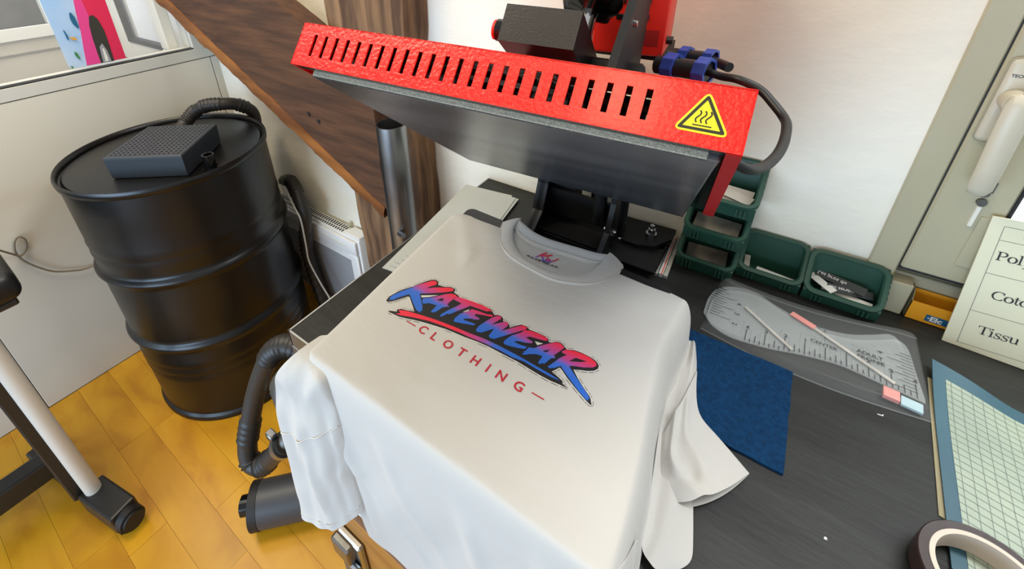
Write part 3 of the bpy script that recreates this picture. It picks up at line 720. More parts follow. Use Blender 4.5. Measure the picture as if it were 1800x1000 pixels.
# carrying arms
for x0, nm in ((0.0835, 'arm_plate'), (-0.03, 'arm_plate')):
    poly = [(0.115, 0.060), (0.115, 0.110), (0.150, 0.300), (0.20, 0.30), (0.36, 0.10), (0.36, 0.055)] if x0 > 0 else [(0.16, 0.056), (0.16, 0.112), (0.36, 0.10), (0.36, 0.055)]
    build(nm, MB().prism(poly, H(x0, 0, 0), EB, EN, EX * 0.0095), M['dark_metal'], hp)
build('arm_bolt', MB().cyl(H(0.093, 0.155, 0.178), H(0.0965, 0.155, 0.178), 0.004, 12), M['chrome'], hp, smooth=40)
build('head_block', MB().box(0.036, 0.112, 0.20, 0.36, 0.0535, 0.150, bev=0.004, mtx=HM), M['dark_metal'], hp)
build('cross_tube', MB().cyl(H(-0.05, 0.30, 0.085), H(0.12, 0.30, 0.085), 0.022, 24), M['dark_metal'], hp, smooth=40)
# pressure star knob
kb = MB(); kc = H(0.018, 0.225, 0.222)
rows = []
for (s, z) in ((0.30, 0.0), (0.95, 0.002), (1.06, 0.012), (1.06, 0.024), (0.92, 0.033), (0.5, 0.037), (0.02, 0.037)):
    ringp = []
    for j in range(72):
        a = 2 * math.pi * j / 72
        rr = 0.036 * s * (1 + 0.12 * math.cos(6 * a)) if s > 0.4 else 0.036 * s
        ringp.append(kc + EX * rr * math.cos(a) + (EB * 0.75 + EN * -0.66).normalized() * 0 + EB * rr * math.sin(a) + EN * z)
    rows.append(ringp)
kb.grid(rows, close_u=True)
kn = build('pressure_knob', kb, M['gloss_black'], hp, smooth=50)
build('knob_shaft', MB().cyl(H(0.018, 0.225, 0.10), kc, 0.012, 20), M['chrome'], kn, smooth=40)
# control box
ca = R(7); cxv = Vector((math.cos(ca), math.sin(ca), 0)); cyv = Vector((-math.sin(ca), math.cos(ca), 0))
CM = Matrix(((cxv.x, cyv.x, 0, -0.263), (cxv.y, cyv.y, 0, 0.683), (0, 0, 1, 0), (0, 0, 0, 1)))
cb = build('control_box', MB().box(0, 0.107, 0, 0.09, 1.318, 1.55, bev=0.006, seg=2, mtx=CM), M['red_plain'], hp, smooth=40)
for (x, z) in ((0.036, 1.393), (0.071, 1.3945), (0.0705, 1.3705), (0.0345, 1.3695), (0.004, 1.396)):
    b_ = build('control_button', MB().box(x, x + 0.0105, -0.0022, 0.0, z, z + 0.0085, bev=0.0008, mtx=CM), M['gloss_black'], cb)
    tm = text_mb(MB(), {0.036: '0', 0.071: '8', 0.0705: 'b', 0.0345: '3', 0.004: '5'}[x], 0.0072, CM @ Vector((x + 0.003, -0.0024, z + 0.0018)), cxv, (0, 0, 1), bold=0.0001)
build('rating_label', MB().box(0.064, 0.098, -0.0006, 0.0, 1.333, 1.357, mtx=CM), mat('dark_red_label', srgb(150, 22, 18), 0.5), cb)
build('cable_gland', MB().cyl(CM @ Vector((0.107, 0.02, 1.34)), CM @ Vector((0.116, 0.02, 1.34)), 0.006, 12), M['black_plastic'], cb)
build('rear_column', MB().box(-0.352, -0.300, 0.765, 0.805, TZ + 0.012, 1.302), M['dark_metal'], hp)
build('box_bracket', MB().box(-0.352, -0.165, 0.735, 0.805, 1.302, 1.322), M['dark_metal'], hp)
# plugs with blue rings and the heater cable
def plug(a, b, s, ring_at):
    a = Vector(a); b = Vector(b); d = (b - a)
    m1 = build('cable_plug', MB().cyl(a, b, 0.0105 * s, 20), M['black_plastic'], hp, smooth=40)
    for t in ring_at:
        c = a + d * t; w = d.normalized() * 0.0065 * s
        rows = []
        for k, rr in ((-1, 0.011), (-1, 0.0145), (1, 0.0145), (1, 0.011)):
            rows.append([c + w * k + (Vector((0, 0, 1)) * math.cos(q) + d.normalized().cross(Vector((0, 0, 1))).normalized() * math.sin(q)) * rr * s * (1 + 0.05 * math.cos(8 * q)) for q in [2 * math.pi * j / 32 for j in range(32)]])
        build('plug_ring', MB().grid(rows, close_u=True), M['blue_plug'], m1, smooth=30)
plug((-0.150, 0.645, 1.322), (-0.083, 0.625, 1.326), 1.22, (0.30, 0.92))
plug((-0.145, 0.690, 1.326), (-0.088, 0.672, 1.330), 0.95, (0.38, 0.96))
P = smooth_path([(-0.083, 0.625, 1.326), (-0.066, 0.615, 1.3255), (-0.045, 0.60, 1.3285), (-0.022, 0.595, 1.322), (-0.0045, 0.58, 1.312), (0.008, 0.565, 1.304), (0.0125, 0.545, 1.302), (0.0135, 0.51, 1.298), (0.010, 0.475, 1.296), (0.002, 0.44, 1.298), (-0.008, 0.41, 1.307), (-0.022, 0.395, 1.318)], 6)
build('heater_cable', MB().tube(P, [0.0049 * (1 + 0.03 * noise.noise(p * 60)) for p in P], 14), M['cable'], hp, smooth=80)
P = smooth_path([(-0.088, 0.672, 1.330), (-0.078, 0.668, 1.331), (-0.072, 0.665, 1.331)], 4)
build('plug_tail', MB().tube([(-0.090, 0.672, 1.330), (-0.062, 0.640, 1.331)], [0.006, 0.0062], 12), M['cable'], hp, smooth=80)
# lower machine: platen on a post, side frames, springs and foot plates
rp = []
for (cx_, cy_, a0) in ((-0.445, 0.598, 90), (-0.412, 0.226, 180), (-0.050, 0.226, 270), (-0.078, 0.585, 0)):
    rp += [(cx_ + 0.013 * math.cos(R(a0 + 15 * k)), cy_ + 0.013 * math.sin(R(a0 + 15 * k))) for k in range(7)]
build('lower_platen', MB().prism(rp, (0, 0, 0.972), (1, 0, 0), (0, 1, 0), (0, 0, 0.0205)), M['hammer_black'], hp)
build('platen_post', MB().box(-0.34, -0.15, 0.36, 0.52, TZ + 0.012, 0.973), M['dark_metal'], hp)
build('base_plate', MB().box(-0.375, -0.185, 0.33, 0.80, TZ, TZ + 0.012, bev=0.002), M['dark_metal'], hp)
build('rear_base', MB().box(-0.378, -0.110, 0.70, 0.80, TZ + 0.012, TZ + 0.020, bev=0.002), M['dark_metal'], hp)
sidep = [(0.655, TZ + 0.012), (0.815, TZ + 0.012), (0.815, 1.22), (0.742, 1.22), (0.735, 1.02), (0.715, 0.965)]
for x in (-0.365, -0.205):
    build('side_frame', MB().prism(sidep, (x, 0, 0), (0, 1, 0), (0, 0, 1), (0.010 if x < -0.3 else -0.010, 0, 0)), M['dark_metal'], hp)
build('side_flange', MB().prism([(0.655, TZ + 0.012), (0.715, 0.965), (0.735, 1.02), (0.742, 1.22), (0.750, 1.22), (0.743, 1.02), (0.722, 0.965), (0.664, TZ + 0.012)], (-0.372, 0, 0), (0, 1, 0), (0, 0, 1), (0.024, 0, 0)), M['dark_metal'], hp)
build('cross_plate', MB().box(-0.356, -0.214, 0.752, 0.760, 0.945, 1.005), M['dark_metal'], hp)
build('cross_plate', MB().box(-0.356, -0.214, 0.70, 0.745, TZ + 0.020, 0.932), M['dark_metal'], hp)
build('lift_rod', MB().cyl((-0.262, 0.775, 0.95), (-0.262, 0.775, 1.20), 0.007, 16), M['gloss_black'], hp, smooth=40)
build('lift_rod', MB().cyl((-0.190, 0.735, 0.955), (-0.184, 0.72, 1.15), 0.0075, 16), M['gloss_black'], hp, smooth=40)
build('gas_spring', MB().cyl((-0.238, 0.742, 0.965), (-0.236, 0.735, 1.12), 0.0125, 20), M['dark_metal'], hp, smooth=40)
ld = build('spring_linkage', MB().cyl((-0.222, 0.735, 0.960), (-0.186, 0.735, 0.958), 0.0045, 12).box(-0.2185, -0.2145, 0.728, 0.742, 0.948, 0.985).box(-0.197, -0.193, 0.728, 0.742, 0.944, 0.975), M['chrome'], hp)
for x in (-0.217, -0.204, -0.188):
    build('nut', MB().cyl((x - 0.002, 0.733, 0.952), (x + 0.002, 0.733, 0.952), 0.007, 6), M['chrome'], ld)
ft = build('foot_plate', MB().prism([(-0.222, 0.835), (-0.108, 0.842), (-0.108, 0.805), (-0.130, 0.765), (-0.160, 0.752), (-0.212, 0.752)], (0, 0, TZ + 0.020), (1, 0, 0), (0, 1, 0), (0, 0, 0.008)), M['dark_metal'], hp)
build('hex_bolt', MB().cyl((-0.146, 0.797, TZ + 0.028), (-0.146, 0.797, TZ + 0.034), 0.0105, 24).cyl((-0.146, 0.797, TZ + 0.034), (-0.146, 0.797, TZ + 0.043), 0.0075, 6).cyl((-0.146, 0.797, TZ + 0.043), (-0.146, 0.797, TZ + 0.052), 0.0042, 14), M['chrome'], ft)
build('foot_riser', MB().box(-0.205, -0.115, 0.775, 0.835, TZ, TZ + 0.020), M['dark_metal'], ft)

# ================================================================== T-SHIRT OVER THE LOWER PLATEN
def interp(t, tab):
    if t <= tab[0][0]: return tab[0][1]
    for (a, b), (c, d) in zip(tab, tab[1:]):
        if t <= c: return b + (d - b) * (t - a) / (c - a)
    return tab[-1][1]
def sstep(t): t = max(0.0, min(1.0, t)); return t * t * (3 - 2 * t)
XL = [(0.20, -0.430), (0.377, -0.447), (0.50, -0.457), (0.60, -0.466)]
XR = [(0.20, -0.023), (0.26, -0.026), (0.334, -0.033), (0.40, -0.043), (0.48, -0.053), (0.56, -0.046), (0.60, -0.046)]
YB = [(-0.466, 0.560), (-0.445, 0.582), (-0.425, 0.593), (-0.382, 0.606), (-0.345, 0.612), (-0.325, 0.603), (-0.305, 0.596), (-0.277, 0.592), (-0.253, 0.594), (-0.223, 0.598), (-0.198, 0.601), (-0.172, 0.610), (-0.147, 0.612), (-0.113, 0.604), (-0.071, 0.594), (-0.046, 0.578), (-0.03, 0.560)]
XS = [(0.283, 0.026), (0.298, 0.042), (0.33, 0.036), (0.367, 0.028), (0.42, 0.02), (0.482, 0.006), (0.554, -0.006), (0.60, -0.018)]
TOP = 1.0
ts = thing('t_shirt', (-0.24, 0.40, TOP), 'white t-shirt with red and blue lettering, pulled over the lower platen of the press', 't-shirt')
NS = 44; NV = 24
flat_v = [i / NV for i in range(NV + 1)]
hang = [(-0.0035, 0.0025), (-0.008, 0.010), (-0.0105, 0.025), (-0.0115, 0.05)] + [(-0.012, 0.05 + 0.325 * k / 22) for k in range(1, 23)]
left_cols = [(-0.006, 0.085), (-0.0085, 0.055), (-0.009, 0.025), (-0.0055, 0.006)]
right_cols = [(0.004, 0.0025), (0.010, 0.011), (0.0155, 0.030), (0.0185, 0.055), (0.0200, 0.078), (0.024, 0.086)]
HL = [(0.0, -0.430), (0.05, -0.422), (0.10, -0.402), (0.32, -0.386), (0.39, -0.377)]
HR = [(0.0, -0.023), (0.10, -0.012), (0.39, 0.004)]
def shirt_top_z(x, y):
    z = TOP
    e = ((x + 0.26) / 0.082) ** 2 + ((y - 0.575) / 0.046) ** 2
    z -= 0.0045 * sstep((1.15 - e) / 0.5)
    back = sstep((y - 0.555) / 0.055)
    inneck = 1 - sstep((abs(x + 0.26) - 0.075) / 0.03)
    z -= 0.020 * back * back * (1 - inneck)
    # soft shoulder fold and slack ripples away from the print
    away = sstep((y - 0.41) / 0.05)
    z += away * 0.0035 * math.exp(-(((x + 0.425) * 0.75 + (y - 0.545) * 0.66) / 0.012) ** 2) * (1 if x < -0.36 else 0)
    z += away * 0.0016 * noise.noise(Vector((x * 16, y * 30, 2.0)))
    lowl = sstep((0.30 - y) / 0.06)
    z += lowl * 0.0011 * noise.noise(Vector((x * 14 + y * 18, y * 40 - x * 20, 5.0)))
    return z
CREASES = [([(-0.395, 0.10), (-0.372, 0.15), (-0.335, 0.18), (-0.262, 0.26), (-0.18, 0.375)], 0.011, 0.008),
           ([(-0.40, 0.04), (-0.375, 0.10), (-0.35, 0.20), (-0.34, 0.375)], 0.012, 0.006),
           ([(-0.30, 0.05), (-0.275, 0.12), (-0.21, 0.22), (-0.15, 0.375)], 0.014, 0.005),
           ([(-0.17, 0.06), (-0.15, 0.16), (-0.10, 0.30), (-0.08, 0.375)], 0.014, 0.006),
           ([(-0.08, 0.03), (-0.05, 0.12), (-0.02, 0.30)], 0.010, 0.007)]
rows = []
for v in flat_v:
    y0 = 0.598 + (0.205 - 0.598) * v
    xl = interp(y0, XL); xr = interp(y0, XR)
    row = []
    for (dx, dz) in left_cols:
        yb = interp(xl, YB); y = yb + (0.205 - yb) * v
        row.append(Vector((xl + dx, y, TOP - dz)))
    for i in range(NS + 1):
        s = i / NS
        x = xl + (xr - xl) * s
        yb = interp(x, YB); y = yb + (0.205 - yb) * v
        row.append(Vector((x, y, shirt_top_z(x, y))))
    for (dx, dz) in right_cols:
        yb = interp(xr, YB); y = yb + (0.205 - yb) * v
        k = 1 + 0.25 * noise.noise(Vector((y * 11, 3.3, dz * 9)))
        row.append(Vector((xr + dx * k, y, TOP - dz)))
    rows.append(row)
for (dy, dz) in hang:
    row = []
    xl = interp(dz, HL); xr = interp(dz, HR)
    def crease(x):
        tot = 0
        for poly, wd, hgt in CREASES:
            for (x0_, d0_), (x1_, d1_) in zip(poly, poly[1:]):
                if min(d0_, d1_) <= dz <= max(d0_, d1_) and d0_ != d1_:
                    xc = x0_ + (x1_ - x0_) * (dz - d0_) / (d1_ - d0_)
                    fade = min(1, (dz - poly[0][1]) / 0.03, (poly[-1][1] - dz) / 0.06 + 0.05)
                    tot += hgt * max(0, fade) * math.exp(-((x - xc) / wd) ** 2)
        return tot
    def hy(x):
        a = sstep((dz - 0.03) / 0.2)
        return 0.205 + dy + a * (0.010 * noise.noise(Vector((x * 9 + dz * 3.5, dz * 1.6, 7.0))) + 0.006 * noise.noise(Vector((x * 22 + dz * 9, dz * 3, 1.0)))) - 0.004 * a - crease(x)
    for k, (dx, dzz) in enumerate(left_cols):
        row.append(Vector((xl + dx * 0.6, hy(xl) + 0.012 * (4 - k), TOP - dz - dzz * 0.2)))
    for i in range(NS + 1):
        x = xl + (xr - xl) * i / NS
        hem = 0.022 * sstep((dz - 0.2) / 0.19) * (math.sin((x + 0.377) * 26) * 0.5 - 0.3)
        row.append(Vector((x, hy(x), TOP - dz + hem)))
    for k, (dx, dzz) in enumerate(right_cols):
        row.append(Vector((xr + dx * 0.5, hy(xr) + 0.010 * (k + 1), TOP - dz - dzz * 0.15)))
    rows.append(row)
body = MB().grid(rows)
# the side of the body spread on the bench
sp = []
for k in range(19):
    y = 0.588 + (0.284 - 0.588) * k / 18
    xb = interp(y, XR) + 0.021; xs_ = interp(y, XS)
    rw = []
    for j in range(7):
        t = j / 6
        lift = 0.0085 * math.sin(math.pi * t) * (0.5 + 1.2 * abs(noise.noise(Vector((y * 24, t * 2.6, 0))))) + 0.004 * math.exp(-((t - 0.35 - (y - 0.3) * 1.4) / 0.12) ** 2)
        rw.append(Vector((xb + (xs_ - xb) * t, y - 0.012 * math.sin(math.pi * t) * (1 if k == 18 else 0), TZ + 0.0035 + lift + (0.008 if j == 0 else 0))))
    sp.append(rw)
body.grid(sp)
bo = build('shirt_body', body, M['cotton'], ts, smooth=180)
def soften(o, lv=2, thick=0.0):
    m = o.modifiers.new('smooth', 'SUBSURF'); m.levels = lv; m.render_levels = lv
    o.data.polygons.foreach_set('use_smooth', [True] * len(o.data.polygons))
soften(bo, 2)
# sleeves: flattened tubes
SLV = [
[(-0.452,0.185,0.988),(-0.444,0.188,0.991),(-0.436,0.190,0.994),(-0.428,0.193,0.997),(-0.420,0.195,1.000),(-0.412,0.198,1.003),(-0.404,0.200,1.006)],
[(-0.475,0.171,0.956),(-0.458,0.175,0.963),(-0.441,0.179,0.970),(-0.426,0.183,0.975),(-0.412,0.187,0.980),(-0.398,0.191,0.984),(-0.386,0.196,0.987)],
[(-0.486,0.162,0.900),(-0.463,0.166,0.914),(-0.442,0.171,0.926),(-0.423,0.176,0.936),(-0.405,0.182,0.944),(-0.390,0.188,0.950),(-0.376,0.194,0.954)],
[(-0.490,0.157,0.838),(-0.458,0.157,0.855),(-0.432,0.159,0.872),(-0.409,0.164,0.887),(-0.392,0.171,0.900),(-0.378,0.180,0.911),(-0.368,0.192,0.921)],
[(-0.490,0.152,0.750),(-0.456,0.151,0.773),(-0.428,0.153,0.794),(-0.405,0.158,0.814),(-0.386,0.165,0.833),(-0.372,0.176,0.849),(-0.362,0.189,0.865)],
[(-0.490,0.149,0.680),(-0.457,0.148,0.703),(-0.430,0.150,0.724),(-0.407,0.154,0.744),(-0.388,0.162,0.762),(-0.373,0.173,0.778),(-0.361,0.187,0.792)],
[(-0.490,0.144,0.624),(-0.454,0.140,0.645),(-0.424,0.140,0.666),(-0.400,0.145,0.685),(-0.381,0.154,0.703),(-0.366,0.168,0.720),(-0.356,0.186,0.735)]]
SLR = [
[(-0.003,0.543,0.914),(-0.007,0.500,0.929),(-0.010,0.468,0.935),(-0.014,0.442,0.935),(-0.017,0.423,0.929),(-0.021,0.410,0.914)],
[(0.004,0.503,0.914),(-0.000,0.464,0.929),(-0.004,0.436,0.935),(-0.008,0.413,0.935),(-0.012,0.396,0.929),(-0.015,0.385,0.914)],
[(0.015,0.473,0.914),(0.009,0.439,0.929),(0.004,0.413,0.935),(-0.001,0.393,0.935),(-0.005,0.378,0.929),(-0.010,0.369,0.914)],
[(0.038,0.457,0.914),(0.028,0.425,0.929),(0.020,0.401,0.935),(0.012,0.382,0.935),(0.004,0.367,0.929),(-0.003,0.359,0.914)],
[(0.059,0.443,0.914),(0.047,0.411,0.929),(0.035,0.388,0.935),(0.025,0.370,0.935),(0.014,0.358,0.929),(0.004,0.351,0.914)],
[(0.078,0.430,0.914),(0.063,0.399,0.929),(0.050,0.378,0.935),(0.037,0.362,0.935),(0.025,0.351,0.929),(0.012,0.346,0.914)]]
SLV[0] = [(p[0], p[1] + 0.004, 0.9925) for k, p in enumerate(SLV[0])]
SLV.insert(0, [(-0.446 + 0.006 * k, 0.226, 0.9955) for k in range(7)])
def refine(rows_, nr=3, nc=3):
    cols_ = [smooth_path(r_, nc) for r_ in rows_]
    out = [smooth_path([c[k] for c in cols_], nr) for k in range(len(cols_[0]))]
    return [[out[k][i] for k in range(len(out))] for i in range(len(out[0]))]
SLV_F = refine(SLV)
NR_, NC_ = len(SLV_F), len(SLV_F[0]); FR_ = []
rows = []
for i, r_ in enumerate(SLV_F):
    front = [Vector(p) for p in r_]
    for j in range(1, NC_ - 1):
        u_, v_ = j / (NC_ - 1), i / (NR_ - 1)
        fold = 0.0
        for (ua, va, ub, vb, wd, hg) in ((0.95, 0.25, 0.25, 0.62, 0.07, 0.006), (0.35, 0.48, 0.55, 0.98, 0.06, 0.008), (0.75, 0.50, 0.80, 1.0, 0.05, -0.006), (0.1, 0.2, 0.5, 0.45, 0.06, 0.005), (0.15, 0.55, 0.25, 0.95, 0.05, -0.005)):
            tt = max(0, min(1, ((u_ - ua) * (ub - ua) + (v_ - va) * (vb - va)) / ((ub - ua) ** 2 + (vb - va) ** 2)))
            d_ = math.hypot(u_ - ua - tt * (ub - ua), v_ - va - tt * (vb - va)); fold += hg * math.exp(-(d_ / wd) ** 2)
        front[j] += Vector((0, -1, 0)) * fold * math.sin(math.pi * u_) ** 0.5
    for j in range(1, NC_ - 1):
        front[j] += Vector((0, -1, 0)) * 0.010 * noise.noise(front[j] * 17 + Vector((3, 0, 0))) + Vector((0, -1, 0)) * 0.004 * noise.noise(front[j] * 45)
    FR_.append(front)
    gap = 0.004 + 0.022 * min(1, i / 15)
    back = [Vector(p) + Vector((0, gap + 0.012 * math.sin(math.pi * (j / (NC_ - 1))), 0.004 if i == NR_ - 1 else 0)) for j, p in enumerate(r_)][1:-1][::-1]
    rows.append(front + back)
sl = build('sleeve', MB().grid(rows, close_u=True), M['cotton'], ts, label='sleeve hanging down in front')
soften(sl, 2)
rows = []
SLR_F = refine(SLR)
nr_, nc_ = len(SLR_F), len(SLR_F[0])
for i, r_ in enumerate(SLR_F):
    t_ = []
    for j, p in enumerate(r_):
        u_, v_ = j / (nc_ - 1), i / (nr_ - 1)
        h_ = TZ + 0.006 + (p[2] - 0.912) * 0.55
        fold = 0.0
        for (ua, va, ub, vb, wd, hg) in ((0.25, 0.15, 0.40, 0.75, 0.07, 0.007), (0.75, 0.35, 0.62, 1.0, 0.08, 0.008), (0.92, 0.55, 0.55, 0.75, 0.06, -0.006), (0.55, 0.0, 0.75, 0.55, 0.06, 0.006)):
            tt = max(0, min(1, ((u_ - ua) * (ub - ua) + (v_ - va) * (vb - va)) / ((ub - ua) ** 2 + (vb - va) ** 2)))
            fold += hg * math.exp(-(math.hypot(u_ - ua - tt * (ub - ua), v_ - va - tt * (vb - va)) / wd) ** 2)
        t_.append(Vector((p[0], p[1], max(TZ + 0.006, h_ + (fold + 0.003 * noise.noise(Vector(p) * 34)) * math.sin(math.pi * u_)))))
    b_ = [Vector((p[0], p[1], TZ + 0.004)) for p in r_][1:-1][::-1]
    rows.append(t_ + b_)
sr = build('sleeve', MB().grid(rows, close_u=True), M['cotton'], ts, label='sleeve spread flat on the bench')
soften(sr, 2)
# sewn seams
def seam(pts, r=0.0011, n=5):
    return MB().tube(smooth_path(pts, n), r, 6)
sm_ = [p + Vector((0, -0.0006, 0)) for p in FR_[12][1:-1]]
build('sleeve_seam', seam(sm_, 0.0010), M['seam_thread'], ts, smooth=80)
hr = [p + Vector((0, -0.0006, 0)) for p in FR_[-2][1:-1]]
build('hem_seam', seam(hr, 0.0008), M['seam_thread'], sl, smooth=80)
# ribbed collar
def resample(pts, n):
    P = smooth_path([Vector((p[0], p[1], 0)) for p in pts], 8)
    L_ = [0]
    for a, b in zip(P, P[1:]): L_.append(L_[-1] + (b - a).length)
    out = []
    for k in range(n):
        t = L_[-1] * k / (n - 1)
        for i in range(len(P) - 1):
            if L_[i + 1] >= t - 1e-9:
                f = (t - L_[i]) / max(L_[i + 1] - L_[i], 1e-9); out.append(P[i].lerp(P[i + 1], min(max(f, 0), 1))); break
    return out
CO = [(-0.379, 0.601), (-0.356, 0.554), (-0.324, 0.522), (-0.294, 0.510), (-0.265, 0.506), (-0.233, 0.503), (-0.21, 0.506), (-0.182, 0.518), (-0.161, 0.534), (-0.148, 0.56), (-0.142, 0.587), (-0.144, 0.609)]
CI = [(-0.343, 0.618), (-0.343, 0.592), (-0.325, 0.559), (-0.302, 0.537), (-0.275, 0.524), (-0.248, 0.522), (-0.22, 0.526), (-0.2, 0.536), (-0.184, 0.556), (-0.175, 0.582), (-0.172, 0.612)]
BI = [(-0.343, 0.590), (-0.326, 0.578), (-0.305, 0.570), (-0.283, 0.567), (-0.252, 0.570), (-0.222, 0.574), (-0.191, 0.577), (-0.172, 0.585)]
BO = [(-0.350, 0.618), (-0.325, 0.606), (-0.305, 0.598), (-0.277, 0.594), (-0.253, 0.596), (-0.223, 0.60), (-0.198, 0.603), (-0.180, 0.607), (-0.165, 0.615)]
o_, i_ = resample(CO, 34), resample(CI, 34)
rows = []
for k, (a, b) in enumerate(zip(o_, i_)):
    e = min(k, 33 - k) / 6.0; pk = 0.006 * math.exp(-e * e * 2.0)
    dropo = -0.010 * math.exp(-e * e * 1.6)
    rows.append([Vector((*(a.lerp(b, t))[:2], TOP + dz + pk * t + dropo * (1 - t))) for t, dz in ((0.0, -0.0015), (0.04, 0.0012), (0.14, 0.0024), (0.35, 0.0036), (0.62, 0.0038), (0.88, 0.0026), (1.0, 0.0002), (0.97, -0.0035))])
cf = build('collar', MB().grid(rows), M['cotton'], ts); soften(cf, 1)
st_ = [Vector((*(a.lerp(b, 0.10))[:2], TOP + 0.0024 + (-0.010 * math.exp(-1.6 * (min(k, 33 - k) / 6.0) ** 2)) * 0.9)) for k, (a, b) in enumerate(zip(o_, i_))]
build('collar_seam', MB().tube(st_, 0.0010, 6), M['seam_thread'], cf, smooth=80)
o_, i_ = resample(BO, 26), resample(BI, 26)
rows = []
for k, (a, b) in enumerate(zip(o_, i_)):
    rows.append([Vector((*(a.lerp(b, t))[:2], TOP + dz)) for t, dz in ((-0.05, -0.012), (0.0, 0.002), (0.12, 0.0055), (0.4, 0.0040), (0.75, 0.0010), (0.95, -0.0005), (1.0, -0.0040))])
cbk = build('back_collar', MB().grid(rows), M['cotton'], ts); soften(cbk, 1)
build('collar_seam', MB().tube([Vector((*(a.lerp(b, 0.9))[:2], TOP + 0.0010)) for a, b in zip(o_, i_)], 0.0011, 6), M['seam_thread'], cbk, smooth=80)

